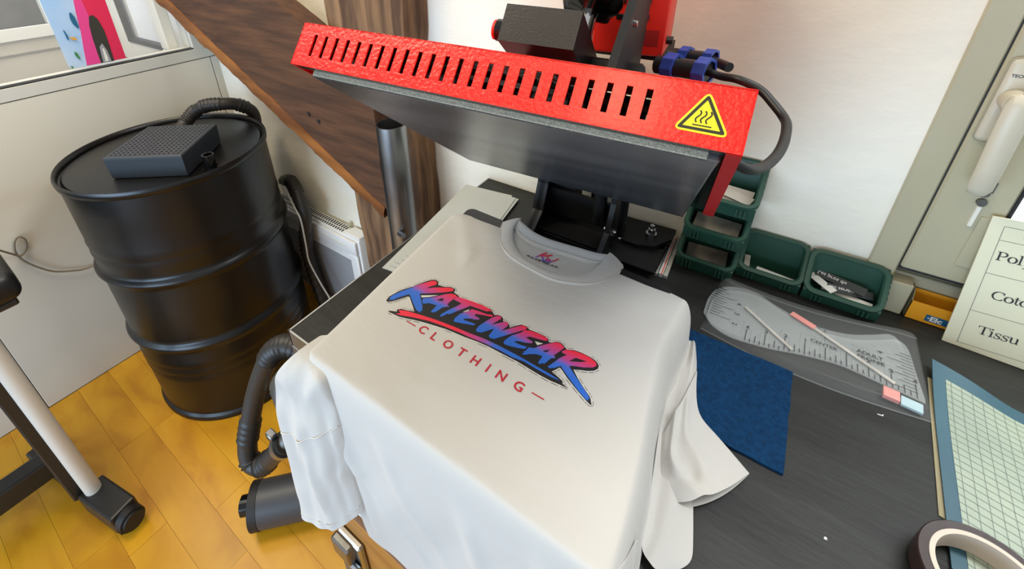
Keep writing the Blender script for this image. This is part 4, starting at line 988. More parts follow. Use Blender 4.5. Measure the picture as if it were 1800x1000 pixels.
# printed lettering
LOGO = {
'black':[(-.4116,.3278),(-.4126,.3330),(-.4130,.3377),(-.4097,.3499),(-.4056,.3598),(-.3973,.3726),(-.3906,.3877),(-.3851,.3967),(-.3810,.4016),(-.3749,.4041),(-.3699,.4025),(-.3667,.3972),(-.3604,.3983),(-.3551,.3997),(-.3479,.4045),(-.3432,.4045),(-.3380,.4049),(-.3359,.3981),(-.3283,.3972),(-.3228,.3949),(-.3075,.3973),(-.2944,.3994),(-.2806,.4001),(-.2703,.4015),(-.2641,.3974),(-.2598,.3949),(-.2563,.3980),(-.2500,.3987),(-.2458,.3962),(-.2439,.3922),(-.2372,.3941),(-.2328,.3911),(-.2301,.3879),(-.2241,.3961),(-.2190,.4017),(-.2114,.4029),(-.2060,.3999),(-.1955,.4012),(-.1825,.4019),(-.1761,.3998),(-.1748,.3960),(-.1707,.3972),(-.1654,.4031),(-.1587,.4038),(-.1525,.4003),(-.1494,.3986),(-.1410,.4030),(-.1306,.4048),(-.1198,.4048),(-.1129,.4037),(-.1082,.4012),(-.1054,.3982),(-.1048,.3938),(-.1078,.3883),(-.1142,.3836),(-.1229,.3794),(-.1297,.3755),(-.1211,.3679),(-.1119,.3611),(-.1035,.3555),(-.0996,.3532),(-.0973,.3512),(-.0953,.3477),(-.0931,.3445),(-.0940,.3432),(-.0969,.3442),(-.1003,.3455),(-.1101,.3498),(-.1219,.3556),(-.1316,.3607),(-.1377,.3646),(-.1423,.3676),(-.1450,.3686),(-.1478,.3632),(-.1507,.3579),(-.1433,.3561),(-.1383,.3546),(-.1333,.3530),(-.1332,.3507),(-.1254,.3475),(-.1346,.3470),(-.1466,.3453),(-.1606,.3450),(-.1778,.3456),(-.1945,.3463),(-.2183,.3453),(-.2368,.3449),(-.2548,.3428),(-.2725,.3396),(-.2913,.3373),(-.3040,.3355),(-.3221,.3312),(-.3403,.3265),(-.3521,.3227),(-.3636,.3185),(-.3734,.3155),(-.3836,.3146),(-.3917,.3137),(-.3919,.3164),(-.3820,.3211),(-.3852,.3236),(-.3809,.3284),(-.3709,.3313),(-.3610,.3352),(-.3667,.3397),(-.3724,.3434),(-.3869,.3531),(-.3897,.3516),(-.3947,.3430),(-.4014,.3327),(-.4073,.3268)],
'K':[(-.4094,.3332),(-.4110,.3390),(-.4047,.3553),(-.3981,.3680),(-.3904,.3836),(-.3803,.3988),(-.3744,.4016),(-.3700,.3992),(-.3698,.3941),(-.3749,.3865),(-.3767,.3811),(-.3665,.3900),(-.3561,.3969),(-.3478,.4024),(-.3398,.4031),(-.3390,.3991),(-.3477,.3903),(-.3619,.3788),(-.3780,.3667),(-.3690,.3592),(-.3575,.3496),(-.3508,.3411),(-.3543,.3425),(-.3522,.3383),(-.3607,.3391),(-.3720,.3456),(-.3876,.3556),(-.3908,.3565),(-.3976,.3460),(-.4018,.3382),(-.4025,.3339),(-.4053,.3350),(-.4066,.3312)],
'A1':[(-.3675,.3621),(-.3605,.3678),(-.3511,.3790),(-.3450,.3870),(-.3367,.3942),(-.3298,.3952),(-.3263,.3935),(-.3289,.3801),(-.3294,.3731),(-.3233,.3706),(-.3275,.3688),(-.3285,.3662),(-.3309,.3655),(-.3329,.3568),(-.3348,.3500),(-.3372,.3502),(-.3377,.3481),(-.3406,.3489),(-.3407,.3590),(-.3408,.3627),(-.3537,.3597),(-.3596,.3539),(-.3643,.3565)],
'T':[(-.3263,.3935),(-.3208,.3952),(-.3011,.3987),(-.2839,.4008),(-.2712,.4008),(-.2664,.3977),(-.2711,.3964),(-.2724,.3942),(-.2862,.3917),(-.2990,.3897),(-.3026,.3826),(-.3087,.3712),(-.3146,.3599),(-.3180,.3586),(-.3214,.3500),(-.3243,.3490),(-.3247,.3541),(-.3207,.3659),(-.3152,.3779),(-.3126,.3862),(-.3259,.3860),(-.3289,.3860)],
'E1':[(-.3026,.3538),(-.3039,.3591),(-.3021,.3701),(-.2951,.3802),(-.2935,.3859),(-.2836,.3880),(-.2696,.3901),(-.2612,.3939),(-.2611,.3896),(-.2713,.3863),(-.2834,.3817),(-.2836,.3780),(-.2736,.3776),(-.2743,.3737),(-.2770,.3745),(-.2769,.3725),(-.2840,.3707),(-.2916,.3656),(-.2922,.3626),(-.2812,.3647),(-.2730,.3659),(-.2741,.3626),(-.2860,.3580),(-.2957,.3541),(-.3004,.3527)],
'W':[(-.2669,.3581),(-.2672,.3663),(-.2636,.3790),(-.2597,.3895),(-.2558,.3962),(-.2505,.3974),(-.2481,.3946),(-.2505,.3878),(-.2540,.3777),(-.2467,.3861),(-.2407,.3935),(-.2360,.3932),(-.2339,.3887),(-.2355,.3809),(-.2374,.3755),(-.2301,.3846),(-.2230,.3943),(-.2160,.4021),(-.2100,.4014),(-.2096,.3975),(-.2181,.3860),(-.2251,.3764),(-.2320,.3669),(-.2374,.3593),(-.2426,.3574),(-.2466,.3595),(-.2469,.3741),(-.2523,.3662),(-.2577,.3585),(-.2640,.3559)],
'E2':[(-.2240,.3613),(-.2242,.3666),(-.2208,.3777),(-.2124,.3890),(-.2108,.3950),(-.2041,.3987),(-.1915,.4006),(-.1795,.4007),(-.1764,.3981),(-.1780,.3954),(-.1872,.3924),(-.1992,.3898),(-.2034,.3854),(-.1919,.3844),(-.1920,.3813),(-.1985,.3777),(-.2098,.3739),(-.2132,.3701),(-.2031,.3707),(-.1941,.3730),(-.1954,.3680),(-.2052,.3639),(-.2156,.3607),(-.2217,.3597)],
'A2':[(-.1946,.3591),(-.1930,.3636),(-.1949,.3629),(-.1926,.3672),(-.1924,.3733),(-.1857,.3763),(-.1806,.3844),(-.1733,.3931),(-.1652,.4017),(-.1593,.4026),(-.1531,.3991),(-.1552,.3917),(-.1591,.3809),(-.1555,.3782),(-.1603,.3743),(-.1627,.3655),(-.1641,.3617),(-.1658,.3627),(-.1682,.3587),(-.1708,.3593),(-.1709,.3715),(-.1796,.3693),(-.1873,.3640),(-.1901,.3607)],
'R':[(-.1535,.3923),(-.1498,.3978),(-.1404,.4018),(-.1301,.4036),(-.1193,.4037),(-.1107,.4009),(-.1077,.3973),(-.1103,.3921),(-.1202,.3854),(-.1292,.3814),(-.1364,.3772),(-.1261,.3698),(-.1144,.3620),(-.1031,.3545),(-.0973,.3497),(-.0995,.3494),(-.0980,.3470),(-.1007,.3464),(-.1105,.3507),(-.1228,.3576),(-.1343,.3643),(-.1451,.3713),(-.1511,.3631),(-.1532,.3630),(-.1542,.3605),(-.1583,.3609),(-.1538,.3731),(-.1517,.3803),(-.1456,.3910),(-.1513,.3901)],
'under':[(-.3827,.3244),(-.3698,.3302),(-.3483,.3356),(-.3229,.3411),(-.2975,.3452),(-.2720,.3482),(-.2482,.3522),(-.2237,.3537),(-.1995,.3543),(-.1758,.3538),(-.1542,.3533),(-.1416,.3526),(-.1369,.3518),(-.1490,.3502),(-.1690,.3502),(-.1866,.3509),(-.2026,.3480),(-.2200,.3479),(-.2441,.3461),(-.2680,.3427),(-.2810,.3418),(-.3063,.3384),(-.3315,.3336),(-.3549,.3258),(-.3719,.3189),(-.3807,.3165),(-.3755,.3219)],
'cK':[(-.3474,.3707),(-.3439,.3779),(-.3397,.3787),(-.3393,.3737)],
'cA2':[(-.1746,.3786),(-.1664,.3864),(-.1696,.3790)],
'cR':[(-.1394,.3836),(-.1342,.3928),(-.1203,.3958),(-.1266,.3904)],
'h1':[(-.3739,.3648),(-.3519,.3800),(-.3615,.3689),(-.3701,.3623)],
'h2':[(-.3010,.3745),(-.2964,.3830),(-.2951,.3802),(-.2996,.3745)],
'h3':[(-.1900,.3865),(-.1790,.3893),(-.1844,.3826)],
'h4':[(-.1485,.3579),(-.1442,.3670),(-.1324,.3602),(-.1337,.3540),(-.1425,.3567)]}
def flat(mb, pts, z, mi=0):
    tr_ = tessellate_polygon([[Vector((p[0], p[1], 0)) for p in pts]])
    mb.add([(p[0], p[1], z) for p in pts], [tuple(t) for t in tr_], mi)
    return mb
def grow(pts, d):
    P = [Vector((p[0], p[1], 0)) for p in pts]; n = len(P); ar = sum(P[i].x * P[(i + 1) % n].y - P[(i + 1) % n].x * P[i].y for i in range(n)); s = 1 if ar > 0 else -1
    out = []
    for i in range(n):
        t = (P[(i + 1) % n] - P[i - 1]).normalized(); out.append((P[i].x + t.y * d * s, P[i].y - t.x * d * s))
    return out
z0 = TOP + 0.0003
pr = build('printed_backing', flat(MB(), LOGO['black'], z0 + 0.0002), M['ink'], ts, label='black outline of the brush lettering')
halo = build('printed_halo', flat(MB(), grow(LOGO['black'], 0.0016), z0), M['print_halo'], pr)
loop = grow(LOGO['black'], 0.0021); mb = MB()
Pl = [Vector((p[0], p[1], 0)) for p in loop]
for i in range(len(Pl)):
    a, b = Pl[i], Pl[(i + 1) % len(Pl)]
    if (b - a).length > 0.002 and rng.random() < 0.72:
        strip2(mb, [a.lerp(b, 0.12), a.lerp(b, 0.86)], 0.00055, (0, 0, z0 + 0.0001), (1, 0, 0), (0, 1, 0), (0, 0, 0))
build('printed_dashes', mb, M['ink'], pr)['kind'] = 'stuff'
gmat = {}
def g_for(lo, hi): return gradient_material('letter_gradient', 1, lo - 0.40, hi - 0.40)
for k, nm in (('K', 'letter_K'), ('A1', 'letter_A'), ('T', 'letter_T'), ('E1', 'letter_E'), ('W', 'letter_W'), ('E2', 'letter_E'), ('A2', 'letter_A'), ('R', 'letter_R')):
    ys = [p[1] for p in LOGO[k]]
    lo, hi = {'K': (0.360, 0.396), 'R': (0.366, 0.402)}.get(k, (min(ys) + 0.010, max(ys) + 0.001))
    build('printed_letter', flat(MB(), LOGO[k], z0 + 0.0004), g_for(lo, hi), pr)
build('printed_underline', flat(MB(), LOGO['under'], z0 + 0.0004), gradient_material('underline_gradient', 0, -0.205 + 0.24, -0.285 + 0.24), pr)
for k in ('cK', 'cA2', 'cR'): build('letter_counter', flat(MB(), LOGO[k], z0 + 0.0006), M['ink'], pr)
for k in ('h1', 'h2', 'h3'): build('letter_gap', flat(MB(), LOGO[k], z0 + 0.0006), M['print_halo'], pr)
mb = MB()
for ch, x in zip('CLOTHING', (-0.3281, -0.3080, -0.2839, -0.2612, -0.2389, -0.2194, -0.1998, -0.1745)):
    text_mb(mb, ch, 0.0182, (x, 0.3113, z0 + 0.0002), (1, 0, 0), (0, 1, 0), bold=0.00035, align='CENTER')
strip2(mb, [(-0.3578, 0.3160), (-0.3414, 0.3160)], 0.0016, (0, 0, z0 + 0.0002), (1, 0, 0), (0, 1, 0), (0, 0, 0))
strip2(mb, [(-0.1577, 0.3190), (-0.1414, 0.3190)], 0.0016, (0, 0, z0 + 0.0002), (1, 0, 0), (0, 1, 0), (0, 0, 0))
build('printed_word', mb, M['maroon'], ts, label='small dark red spaced lettering')['kind'] = 'stuff'
# neck print
zn = 0.0
mk = gradient_material('neck_gradient', 1, 0.542 - 0.4, 0.560 - 0.4)
mb = MB()
for st__ in ([(-0.2725, 0.5425), (-0.2690, 0.5500), (-0.2650, 0.5580), (-0.2635, 0.5605)], [(-0.2555, 0.5605), (-0.2610, 0.5545), (-0.2685, 0.5495)], [(-0.2665, 0.5510), (-0.2625, 0.5450), (-0.2600, 0.5405)],
             [(-0.2585, 0.5535), (-0.2585, 0.5450), (-0.2580, 0.5425), (-0.2545, 0.5500), (-0.2540, 0.5430), (-0.2500, 0.5490), (-0.2455, 0.5580)]):
    P = smooth_path([(p[0], p[1], 0) for p in st__], 4)
    strip2(mb, P, [0.0016 + 0.0012 * math.sin(math.pi * i / (len(P) - 1)) for i in range(len(P))], (0, 0, zn), (1, 0, 0), (0, 1, 0), (0, 0, 0))
mb.v = [((p[0] + 0.2575) * 1.3 - 0.2545, (p[1] - 0.551) * 1.15 + 0.5535, 0) for p in mb.v]
mb.v = [(p[0], p[1], shirt_top_z(p[0], p[1]) + 0.0012) for p in mb.v]
build('neck_monogram', mb, mk, ts)
mb = MB()
P = smooth_path([(-0.2700, 0.5375, 0), (-0.2600, 0.5375, 0), (-0.2440, 0.5395, 0)], 5)
strip2(mb, P, [0.0013 * math.sin(math.pi * (i + .3) / len(P)) + 0.0002 for i in range(len(P))], (0, 0, zn), (1, 0, 0), (0, 1, 0), (0, 0, 0))
for i, ch in enumerate('KATEWEAR'):
    t = (i - 3.5) / 3.5; a = -t * 0.18 * -1
    x = -0.258 + 0.0262 * t; yy = 0.5300 - 0.0016 * (1 - t * t) + 0.0025
    text_mb(mb, ch, 0.0084, (x - 0.0028, yy, zn), (math.cos(a), math.sin(a), 0), (-math.sin(a), math.cos(a), 0), bold=0.0004)
mb.v = [(p[0], p[1] + 0.003, shirt_top_z(p[0], p[1] + 0.003) + 0.0014 + 0.0026 * sstep((0.545 - p[1]) / 0.016)) for p in mb.v]
build('neck_lettering', mb, M['ink'], ts)['kind'] = 'stuff'
# ================================================================== THINGS ON THE BENCH
# silicone sheets sticking out from under the shirt
SH_L = ['bottom sheet of the pale translucent stack under the shirt', 'second sheet from the bottom of the translucent stack under the shirt', 'middle sheet of the pale translucent stack under the shirt', 'second sheet from the top of the translucent stack under the shirt', 'topmost sheet of the pale translucent stack under the shirt']
for k in range(5):
    a = R(8 + 2.0 * math.sin(k * 2.1)); c_, s_ = math.cos(a), math.sin(a)
    ox, oy = -0.556 + 0.0045 * k + (0.005 if k % 2 else 0), 0.446 + 0.012 * k
    w_, l_ = 0.128, 0.350 - 0.016 * k
    P = [(ox + x * c_ - y * s_, oy + x * s_ + y * c_) for x, y in ((0, 0), (w_, 0), (w_, l_), (0, l_))]
    o = build('silicone_sheet', MB().prism(P, (0, 0, TZ + 0.0004 + 0.0016 * k), (1, 0, 0), (0, 1, 0), (0, 0, 0.0012)), M['sheet'], base=(ox, oy, TZ + 0.0004 + 0.0016 * k))
    tag(o, SH_L[k], 'sheet', 'translucent sheets under the shirt')

# stacking bins
def make_bin(x0, x1, yf, yb, z0, h, lip, label, group):
    t = thing('stacking_bin', ((x0 + x1) / 2, (yf + yb) / 2, z0), label, 'bin', group)
    w = 0.0045
    sh = MB()
    sh.prism([(yf + 0.006, 0), (yb - 0.004, 0), (yb, h), (yf, lip)], (x0, 0, z0), (0, 1, 0), (0, 0, 1), (w, 0, 0))
    sh.prism([(yf + 0.006, 0), (yb - 0.004, 0), (yb, h), (yf, lip)], (x1 - w, 0, z0), (0, 1, 0), (0, 0, 1), (w, 0, 0))
    sh.box(x0 + w, x1 - w, yf + 0.006, yb - 0.004, z0, z0 + 0.004)
    sh.prism([(yb - 0.004 - w, 0), (yb - 0.004, 0), (yb, h), (yb - w, h)], (x0 + w, 0, z0), (0, 1, 0), (0, 0, 1), (x1 - x0 - 2 * w, 0, 0))
    build('shell', sh, M['green'], t)
    build('front_lip', MB().prism([(yf + 0.006, 0.0), (yf - 0.001, lip), (yf + w, lip), (yf + 0.006 + w, 0.0)], (x0 + 0.001, 0, z0), (0, 1, 0), (0, 0, 1), (x1 - x0 - 0.002, 0, 0)), M['green'], t)
    # rolled rim following the slanting opening, corners rounded
    cx, wx = (x0 + x1) / 2, (x1 - x0) / 2
    def P(u, v): return Vector((cx + u, yf + (yb - yf) * v, z0 + lip + (h - lip) * v))
    pts = []; r_ = 0.18
    L_ = math.hypot(yb - yf, h - lip); rv = 0.016 / L_; ru = 0.016
    for (su, sv, a0) in ((1, 0, -90), (1, 1, 0), (-1, 1, 90), (-1, 0, 180)):
        for k in range(6):
            a = R(a0 + 18 * k)
            pts.append(P((wx - ru) * su + ru * math.cos(a), (rv if sv == 0 else 1 - rv) + rv * math.sin(a)))
    rows = []
    nrm = Vector((0, -(h - lip), (yb - yf))).normalized()
    n_ = len(pts); ctr = P(0, 0.5)
    for i, p in enumerate(pts):
        tg = (pts[(i + 1) % n_] - pts[i - 1]).normalized(); inw = nrm.cross(tg).normalized()
        if inw.dot(ctr - p) < 0: inw = -inw
        rows.append([p - inw * 0.003 + nrm * 0.001, p - inw * 0.002 + nrm * 0.0035, p + inw * 0.004 + nrm * 0.0035, p + inw * 0.0065 + nrm * 0.001, p + inw * 0.0065 - nrm * 0.006, p - inw * 0.003 - nrm * 0.006])
    rows.append(rows[0])
    build('rim', MB().grid(rows, close_u=True), M['green'], t, smooth=30)
    for sx, cx_ in ((1, x1), (-1, x0)):
        for k in range(3):
            mb = MB()
            xx = cx_ - sx * (0.014 + 0.006 * k)
            mb.box(xx - 0.0012, xx + 0.0012, yf - 0.0030, yf + 0.004, z0 + 0.006, z0 + lip * 0.8, bev=0.0004)
            build('rib', mb, M['green'], t)
        for k in range(5):
            mb = MB()
            yy = yf + (yb - yf) * (0.35 + 0.13 * k); zz = z0 + lip + (h - lip) * (0.35 + 0.13 * k)
            mb.box(cx_ - 0.002 if sx > 0 else cx_ - 0.0035, cx_ + 0.0035 if sx > 0 else cx_ + 0.002, yy - 0.0018, yy + 0.0018, zz - 0.012, zz + 0.002)
            build('side_rib', mb, M['green'], t)
    return t
GB = 'green stacking bins'
bx0, bx1 = -0.090, 0.006
make_bin(bx0, bx1, 0.765, 0.850, TZ + 0.0005, 0.066, 0.026, 'green bin at the bottom of the stack of three', GB)
make_bin(bx0 + 0.002, bx1 + 0.003, 0.765, 0.850, TZ + 0.0685, 0.066, 0.026, 'green bin in the middle of the stack of three', GB)
make_bin(bx0 + 0.004, bx1 + 0.006, 0.765, 0.850, TZ + 0.1365, 0.074, 0.026, 'green bin on top of the stack of three, holding white paper', GB)
make_bin(0.009, 0.106, 0.796, 0.851, TZ + 0.0005, 0.074, 0.022, 'single green bin between the bin stack and the rightmost bin', GB)
make_bin(0.110, 0.213, 0.795, 0.8445, TZ + 0.0005, 0.076, 0.022, 'rightmost green bin, filled with white label strips', GB)
def slip(x, y, z, l, w, a, m, label, name='label_strip', cat='label strip', tilt=0.0, group=None, body=None, th=0.0012):
    mx_ = Matrix.Translation((x, y, z)) @ Matrix.Rotation(R(a), 4, 'Z') @ Matrix.Rotation(R(tilt), 4, 'X')
    o = build(name, MB().box(-l / 2, l / 2, -w / 2, w / 2, 0, th, mtx=mx_), m, base=(x, y, z))
    tag(o, label, cat, group)
    if body:
        r3 = mx_.to_3x3()
        build('printed_text', text_mb(MB(), body, w * 0.62, mx_ @ Vector((-l / 2 + 0.002, w * 0.22, th + 0.0004)), r3 @ Vector((1, 0, 0)), r3 @ Vector((0, -1, 0))), M['white_ink'], o)
    return o
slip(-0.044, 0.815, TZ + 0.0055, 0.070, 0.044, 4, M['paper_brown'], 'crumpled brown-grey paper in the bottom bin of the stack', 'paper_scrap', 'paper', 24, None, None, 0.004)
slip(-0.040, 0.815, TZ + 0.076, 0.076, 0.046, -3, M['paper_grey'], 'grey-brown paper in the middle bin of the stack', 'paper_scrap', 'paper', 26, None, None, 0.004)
slip(-0.036, 0.812, TZ + 0.149, 0.076, 0.046, -6, M['paper'], 'white paper in the top bin of the stack', 'paper_scrap', 'paper', 26, None, None, 0.004)
slip(-0.020, 0.805, TZ + 0.158, 0.050, 0.018, -22, M['paper'], 'narrow white paper strip lying on the paper in the top bin', 'paper_scrap', 'paper', 22)
slip(0.070, 0.815, TZ + 0.016, 0.062, 0.010, -6, M['paper'], 'white strip lying across the middle single bin', tilt=12)
slip(0.0225, 0.824, TZ + 0.020, 0.009, 0.026, 8, M['paper_grey'], 'small grey printed strip upright at the left of the single bin', tilt=35)
slip(0.158, 0.828, TZ + 0.036, 0.070, 0.014, -16, M['label_black'], 'black strip with white words at the back of the rightmost bin', tilt=42, body='Les pros du')
slip(0.172, 0.818, TZ + 0.030, 0.062, 0.013, 10, M['label_black'], 'black strip with white words slanting across the rightmost bin', tilt=42, body=' du service')
slip(0.134, 0.818, TZ + 0.030, 0.046, 0.012, -44, M['paper'], 'white strip slanting down at the left of the rightmost bin', tilt=18)
slip(0.170, 0.815, TZ + 0.020, 0.068, 0.009, -8, M['paper'], 'white strip lying below the black strips in the rightmost bin', tilt=14)
slip(0.180, 0.812, TZ + 0.014, 0.050, 0.010, 4, M['paper'], 'white strip at the front lip of the rightmost bin', tilt=14)

# upright strips (rulers) between the press foot and the bins
for k, (mm, dx, lb) in enumerate(((M['paper_grey'], 0.0, 'grey flat ruler at the left of the three rulers beside the bins'), (M['paper'], 0.0085, 'white flat ruler with a red line between two rulers beside the bins'), (M['paper_grey'], 0.0165, 'grey flat ruler nearest the green bins'))):
    o = build('flat_ruler', MB().prism([(-0.1145 + dx, 0.716 + 0.001 * k), (-0.1075 + dx, 0.716 + 0.001 * k), (-0.1135 + dx, 0.850), (-0.1195 + dx, 0.850)], (0, 0, TZ + 0.0004), (1, 0, 0), (0, 1, 0), (0, 0, 0.006 + 0.002 * (k == 1))), mm, base=(-0.11 + dx, 0.78, TZ))
    tag(o, lb, 'ruler')
    if k == 1:
        build('red_line', MB().prism([(-0.1105 + dx, 0.717), (-0.1088 + dx, 0.717), (-0.1148 + dx, 0.8495), (-0.1163 + dx, 0.8495)], (0, 0, TZ + 0.0084), (1, 0, 0), (0, 1, 0), (0, 0, 0.0003)), M['red_plain'], o)

# blue felt pad
rows = []
for j in range(13):
    rows.append([Vector((-0.045 + 0.155 * i / 12 + (0.0015 * noise.noise(Vector((j * .9, 3, 0))) if i == 12 else 0), 0.617 - 0.166 * j / 12 + (0.002 * noise.noise(Vector((i * .9, 7, 0))) if j == 12 else 0) - 0.00 * i, TZ + 0.0038)) for i in range(13)])
mb = MB().grid(rows)
n0_ = len(mb.v); mb.v += [(p[0], p[1], TZ + 0.0003) for p in mb.v[:]]
for i in range(12):
    for (a, b) in ((i, i + 1), (i + 1 + 156, i + 156)): mb.f.append((b, a, a + n0_, b + n0_)); mb.m.append(0)
    for (a, b) in (((i + 1) * 13, i * 13), (i * 13 + 12, (i + 1) * 13 + 12)): mb.f.append((b, a, a + n0_, b + n0_)); mb.m.append(0)
o = build('felt_pad', mb, M['blue_felt'], base=(0.03, 0.53, TZ))
tag(o, 'dark blue felt pad lying on the bench, half under the shirt sleeve', 'pad')

# clear bag with two printed placement rulers inside
def interp_poly(pts, n=4):
    P = smooth_path([(p[0], p[1], 0) for p in pts], n); return [(p.x, p.y) for p in P]
bz = TZ + 0.002
def ruler(dx, dy, z, label, second):
    lower = interp_poly([(-0.013 + dx, 0.655 + dy), (0.0 + dx, 0.640 + dy), (0.028 + dx, 0.632 + dy), (0.075 + dx, 0.640 + dy), (0.120 + dx, 0.655 + dy), (0.165 + dx, 0.664 + dy), (0.21 + dx, 0.660 + dy), (0.256 + dx, 0.655 + dy)])
    upper = interp_poly([(0.256 + dx, 0.665 + dy), (0.252 + dx, 0.70 + dy), (0.247 + dx, 0.752 + dy), (0.235 + dx, 0.766 + dy), (0.215 + dx, 0.752 + dy), (0.18 + dx, 0.730 + dy), (0.135 + dx, 0.722 + dy), (0.09 + dx, 0.735 + dy), (0.055 + dx, 0.752 + dy), (0.02 + dx, 0.748 + dy), (-0.006 + dx, 0.722 + dy), (-0.014 + dx, 0.68 + dy)])
    o = build('placement_ruler', MB().prism(lower + upper[:-1], (0, 0, z), (1, 0, 0), (0, 1, 0), (0, 0, 0.0016)), M['acrylic'], base=(0.12 + dx, 0.69 + dy, z))
    tag(o, label, 'ruler', None)
    mb = MB(); zz = z + 0.0018
    cx = 0.1465 + dx
    def base_y(x): 
        best = min(lower, key=lambda p: abs(p[0] - x)); return best[1]
    for k in range(-16, 17):
        x = cx + k * 0.0254 / 4
        if not (-0.004 + dx < x < 0.25 + dx): continue
        L_ = 0.026 if k % 4 == 0 else 0.015 if k % 2 == 0 else 0.008
        y = base_y(x) + 0.002
        strip2(mb, [(x, y), (x, y + L_)], 0.0013, (0, 0, zz), (1, 0, 0), (0, 1, 0), (0, 0, 0))
        if k % 4 == 0 and k: text_mb(mb, str(abs(k) // 4), 0.0100, (x - 0.002, y + L_ + 0.002, zz), (1, 0, 0), (0, 1, 0), bold=0.0003)
    text_mb(mb, 'CENTER', 0.0092, (cx - 0.019, base_y(cx) + 0.030, zz), (1, 0, 0), (0, 1, 0), bold=0.0002)
    for x0_, sg in ((-0.010 + dx, 1), (0.250 + dx, -1)):
        for k in range(14):
            y = 0.668 + dy + k * 0.0254 / 4 
            if y > 0.742 + dy: break
            L_ = 0.030 if k % 4 == 0 else 0.020 if k % 2 == 0 else 0.014
            strip2(mb, [(x0_, y), (x0_ + sg * L_, y)], 0.0012, (0, 0, zz), (1, 0, 0), (0, 1, 0), (0, 0, 0))
            if k % 4 == 0 and k < 13: text_mb(mb, str(2 + k // 4), 0.0100, (x0_ + sg * (L_ + 0.004), y - 0.002 * sg, zz), (0, -sg, 0), (sg, 0, 0), bold=0.0002)
    for j, w_ in enumerate(('ADULT', 'FRONT') if second else ('ADULT', 'BACK')):
        text_mb(mb, w_, 0.0096, (cx + 0.038, 0.706 + dy - 0.0105 * j, zz), (1, 0, 0), (0, 1, 0), bold=0.0003)
    strip2(mb, [(cx - 0.001, base_y(cx) + 0.042), (cx - 0.001, base_y(cx) + 0.068)], 0.0006, (0, 0, zz), (1, 0, 0), (0, 1, 0), (0, 0, 0))
    for s in (-1, 1): strip2(mb, [(cx - 0.001, base_y(cx) + 0.068), (cx - 0.001 + s * 0.002, base_y(cx) + 0.062)], 0.0006, (0, 0, zz), (1, 0, 0), (0, 1, 0), (0, 0, 0))
    build('ruler_markings', mb, M['ink_soft'] if not second else M['ink'], o)['kind'] = 'stuff'
ruler(-0.006, 0.012, bz, 'clear printed t-shirt ruler lying underneath inside the plastic bag', False)
ruler(0.0, 0.0, bz + 0.0035, 'clear printed t-shirt ruler lying uppermost inside the plastic bag', True)
# bag film
def bag_z(u_, v_):
    e = min(u_, 1 - u_, v_, 1 - v_)
    return TZ + 0.0012 + 0.0135 * sstep(e / 0.03) + sstep(e / 0.1) * 0.003 * noise.noise(Vector((u_ * 6, v_ * 4, 3)))
c00, c10, c11, c01 = Vector((-0.016, 0.630)), Vector((0.263, 0.632)), Vector((0.262, 0.792)), Vector((-0.008, 0.772))
def bag_xy(u_, v_):
    p = c00.lerp(c10, u_).lerp(c01.lerp(c11, u_), v_)
    p.y -= 0.016 * math.sin(math.pi * u_) * (1 - v_); p.y -= 0.028 * math.sin(math.pi * min(1, u_ * 1.1)) * v_ * 0.55
    return p
nu, nv = 46, 26
rows = [[Vector((*bag_xy(i / nu, j / nv), bag_z(i / nu, j / nv))) for i in range(nu + 1)] for j in range(nv + 1)]
bg = build('plastic_bag', MB().grid(rows), M['clear'], base=(0.12, 0.70, TZ), smooth=180)
tag(bg, 'clear plastic bag with printed rulers inside, lying before the green bins', 'bag')
build('welded_edge', MB().tube([p + Vector((0, 0, 0.0008)) for p in rows[0]], 0.0010, 6), M['clear'], bg)
build('welded_edge', MB().tube([p + Vector((0, 0, 0.0008)) for p in rows[-1]], 0.0009, 6), M['clear'], bg)
def stick(a, b, w, m, name, label, cat, h=0.004):
    a = Vector(a); b = Vector(b); d = (b - a).normalized(); s = Vector((-d.y, d.x, 0)) * w / 2
    o = build(name, MB().prism([(0, -w / 2), ((b - a).length, -w / 2), ((b - a).length, w / 2), (0, w / 2)], a, d, Vector((-d.y, d.x, 0)), (0, 0, h)), m, base=a)
    return tag(o, label, cat)
stick((0.100, 0.737, bz + 0.0062), (0.132, 0.722, bz + 0.0062), 0.010, M['pink'], 'pink_tab', 'pink tab with white edge inside the bag near the bins', 'tab', 0.002)
stick((0.128, 0.724, bz + 0.0060), (0.225, 0.668, bz + 0.0060), 0.0055, M['paper_grey'], 'marker_strip', 'long pale strip slanting across the rulers in the bag', 'strip', 0.0012)
stick((0.036, 0.712, bz + 0.0060), (0.106, 0.655, bz + 0.0060), 0.005, M['paper_grey'], 'marker_strip', 'pale strip on the left half of the rulers in the bag', 'strip', 0.0012)
stick((0.211, 0.6455, TZ + 0.0045), (0.228, 0.6445, TZ + 0.0045), 0.017, M['pink'], 'pink_clip', 'small salmon-pink piece in the front right corner of the bag', 'clip', 0.006)
stick((0.230, 0.644, TZ + 0.004), (0.252, 0.642, TZ + 0.004), 0.016, M['pale_blue'], 'foil_scrap', 'pale blue foil scrap beside the pink piece in the bag', 'foil', 0.0035)

